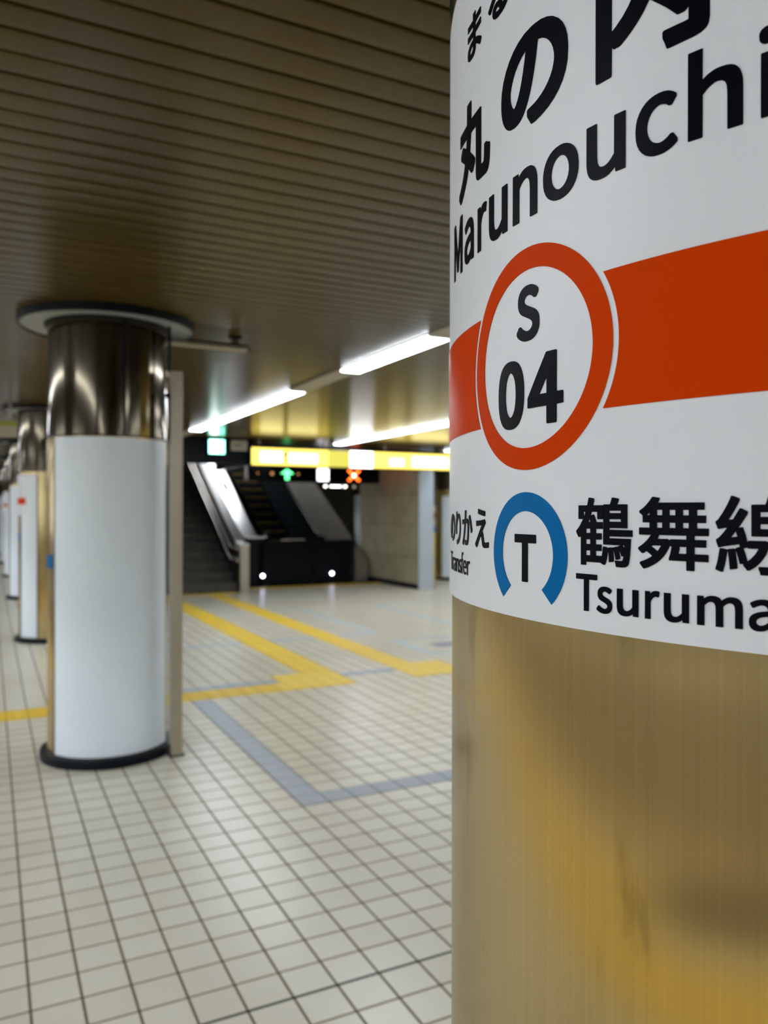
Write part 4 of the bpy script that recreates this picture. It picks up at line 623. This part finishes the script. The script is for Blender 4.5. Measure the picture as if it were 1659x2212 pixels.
sticker = E_('notice_plate', BX(0, .001, 0, .001, 0, .001), M['trough'])
bpy.data.objects.remove(sticker)
E_('notice_plate', prism_yz([(17.6, inc(17.6, 1.002, 15.9)), (17.6, inc(17.6, 1.006, 15.9)), (17.95, inc(17.95, 1.006, 15.9)), (17.95, inc(17.95, 1.002, 15.9))], 4.80, 4.92), M['trough'])
for x0, x1 in ((5.10, 5.14), (6.36, 6.40)):
    sweep(x0, x1, .98, 15.55, 15.95, M['cool_glass'], 'balustrade')
    xm = (x0+x1)/2
    E_('handrail', TB([(xm, 15.62, .60), (xm, 15.50, .70), (xm, 15.46, .85), (xm, 15.52, .97), (xm, 15.65, 1.02), (xm, 15.95, 1.03), (xm, YT, inc(YT, 1.03, 15.95))], .035, 10), M['gloss_black'], None, True)
    E_('trim_line', prism_yz([(15.95, .99), (15.95, 1.008), (YT, inc(YT, 1.008, 15.95)), (YT, inc(YT, .99, 15.95))], x1+.0 if x0 < 6 else x1, x1+.02), M['rail_steel'])
n = 24; pts = [(16.2, 0)]
for k in range(n): pts += [(16.3+k*.36, (k+1)*.36*SL), (16.3+(k+1)*.36, (k+1)*.36*SL)]
pts += [(16.3+n*.36, 0)]
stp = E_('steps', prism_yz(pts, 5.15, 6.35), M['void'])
for k in range(n):
    y, z = 16.3+k*.36, (k+1)*.36*SL
    o = E_('step_edge', BX(5.2, 6.3, y-.006, y+.05, z-.012, z+.004), M['ystripe'], None, False, stp)
E_('landing_plate', BX(4.40, 7.45, 15.14, 16.2, .0005, .006), M['gloss_black'])
E_('comb_plate', BX(5.16, 6.34, 16.0, 16.2, .006, .02), M['deck_steel'])

sd = E_('side_deck', prism_yz([(15.62, 0), (15.62, inc(15.62, .73, 16.1)), (YT, inc(YT, .73, 16.1)), (YT, 0)], 6.43, 7.46), M['deck_brown'], 'broad dull brown sloping deck beside the stone wall')
for a_, b_, m_ in ((7.42, 7.46, 'dark_steel'), (6.46, 6.52, 'rail_steel')):
    E_('edge_strip', prism_yz([(15.62, inc(15.62, .735, 16.1)), (15.62, inc(15.62, .75, 16.1)), (YT, inc(YT, .75, 16.1)), (YT, inc(YT, .735, 16.1))], a_, b_), M[m_], None, False, sd)

bar = empty('black_barrier', (5.95, 15.3, 0), 'low glossy black barrier closing the foot of the escalator, small lamps near the floor', 'barrier')
for x0, x1 in ((-1.0, .08), (.10, 1.02)): link('barrier_panel', BX(x0, x1, -.02, .02, .03, .92, bev=.008), M['gloss_black'], bar)
link('barrier_newel', TB([(1.0, 0, .05), (1.0, 0, .90)], .05, 16), M['gloss_black'], bar, True)
link('top_trim', BX(-.62, -.10, -.03, .03, .925, .945), M['rail_steel'], bar)
for x in (-1.01, .50):
    bm = bmesh.new(); bmesh.ops.create_uvsphere(bm, u_segments=16, v_segments=8, radius=.032); bmesh.ops.translate(bm, verts=bm.verts, vec=(x, -.055, .215))
    o = link('floor_lamp', bm, emis('lamp_violet', (.75, .72, 1.0), 7), bar, True)
for x in (-1.01, .50): link('lamp_socket', TB([(x, -.03, .215), (x, .0, .215)], .04), M['black'], bar)
for x in (-.9, .9): link('foot', BX(x-.04, x+.04, -.1, .1, .007, .03), M['black'], bar)

# ---------------------------------------------------------------- enclosure of the rising shaft
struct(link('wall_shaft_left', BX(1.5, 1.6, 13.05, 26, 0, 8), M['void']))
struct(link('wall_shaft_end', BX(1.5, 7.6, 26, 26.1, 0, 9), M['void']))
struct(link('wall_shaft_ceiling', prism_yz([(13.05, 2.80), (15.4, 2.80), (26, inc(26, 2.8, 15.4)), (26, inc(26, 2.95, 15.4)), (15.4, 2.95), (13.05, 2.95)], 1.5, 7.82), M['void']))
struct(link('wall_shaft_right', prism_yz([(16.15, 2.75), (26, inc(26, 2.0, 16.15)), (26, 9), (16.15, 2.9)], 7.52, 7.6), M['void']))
for x, y, lb in ((5.5, 19.6, 'over the escalator'), (3.2, 19.6, 'over the stairs')):
    o = empty('shaft_light', (x, y, inc(y, 2.70, 15.4)), 'fluorescent light on the sloping shaft ceiling '+lb, 'ceiling light'); o.rotation_euler = (radians(30), 0, 0)
    link('diffuser', BX(-.12, .12, -1.6, 1.6, -.03, 0), emis('shaft_tube', (.9, .95, 1), 16.0), o)
    link('housing', BX(-.14, .14, -1.62, 1.62, 0, .05), M['endcap'], o)

# ---------------------------------------------------------------- stone wall, pillar, notices
struct(link('wall_stone', BX(7.51, 7.80, 13.42, 16.12, 0, 2.75), M['stone']))
struct(link('baseboard_stone', BX(7.485, 7.509, 13.42, 16.12, 0, .09), M['base']))
struct(link('trim_12', BX(7.50, 7.815, 13.36, 13.419, 0, 2.75), M['pillar_paint']), 'pale blue-grey painted wall end')
d = empty('notice_strip', (7.85, 13.40, 0), 'narrow upright strip of red, blue and yellow notices beside the pale wall end', 'notice')
link('backing', BX(-.03, .03, 0, .02, 0, 1.62), M['trough'], d)
for z0, z1, c, nm in ((1.38, 1.50, (.25, .02, .02), 'red_notice'), (1.12, 1.22, (.02, .14, .45), 'blue_notice'), (.62, 1.10, (.62, .45, .08), 'yellow_notice'), (.14, .54, (.62, .45, .08), 'yellow_notice')):
    link(nm, BX(-.028, .028, -.004, 0, z0, z1), mat(nm, c, .5), d)
fillm = emis('fill_box_glow', (.93, .97, 1.0), .75)  # added unseen glowing boxes, fill light for the lower part of the sign
for k in range(6):
    o = empty('fill_box', (-8.95, -7.5+k*4.6, .95), 'unseen glowing white box added on the wall across the tracks to brighten the sign', 'light box', 'added fill boxes across the tracks')
    link('casing', BX(-.04, .06, -1.9, 1.9, 0, 1.5), M['dark_steel'], o); link('lit_face', BX(.061, .066, -1.84, 1.84, .06, 1.44), fillm, o)
for k in range(5):  # added unseen lights that brighten the track bed mirrored in the steel
    o = empty('track_fill_light', (-4.5, -6+k*7, 3.86), 'unseen tube light added above the tracks to brighten the track bed', 'tunnel light', 'added fill lights above the tracks')
    link('diffuser', BX(-.15, .15, -1.6, 1.6, -.04, 0), M['tube'], o); link('housing', BX(-.18, .18, -1.65, 1.65, 0, .03), M['endcap'], o)
for k in range(6):  # unseen fill lights, added to brighten the far side the steel reflects
    light(-7.4, -8+k*7, -4+k*7, 'unseen fill light added over the opposite platform', 'added fill lights over the opposite platform')
o = empty('hall_light', (9.0, 21.0, 2.23), 'small bright lamp bar with two round spots far behind the display, seen through the gap', 'ceiling light')
link('diffuser', BX(-.16, .16, -.04, .04, -.022, .022, bev=.01), emis('lamp_bar_glow', (.95, .97, 1), 2.2), o)
for x in (-.32, .30): link('round_lamp', TB([(x, -.04, 0), (x, .04, 0)], .03, 16), emis('spot_glow', (1, .95, .8), 2.0), o)
link('support_bar', BX(-.36, .34, -.03, .03, .031, .05), M['dark_steel'], o)
for x in (-.2, .2): link('hanger', TB([(x, 0, .05), (x, 0, .52)], .01), M['dark_steel'], o)
for x0, y0, y1 in ((10.8, 11, 14.5), (10.8, 16.5, 20)):
    light(x0, y0, y1, 'ceiling light of the far right row behind the stone wall', 'ceiling lights behind the stone wall')
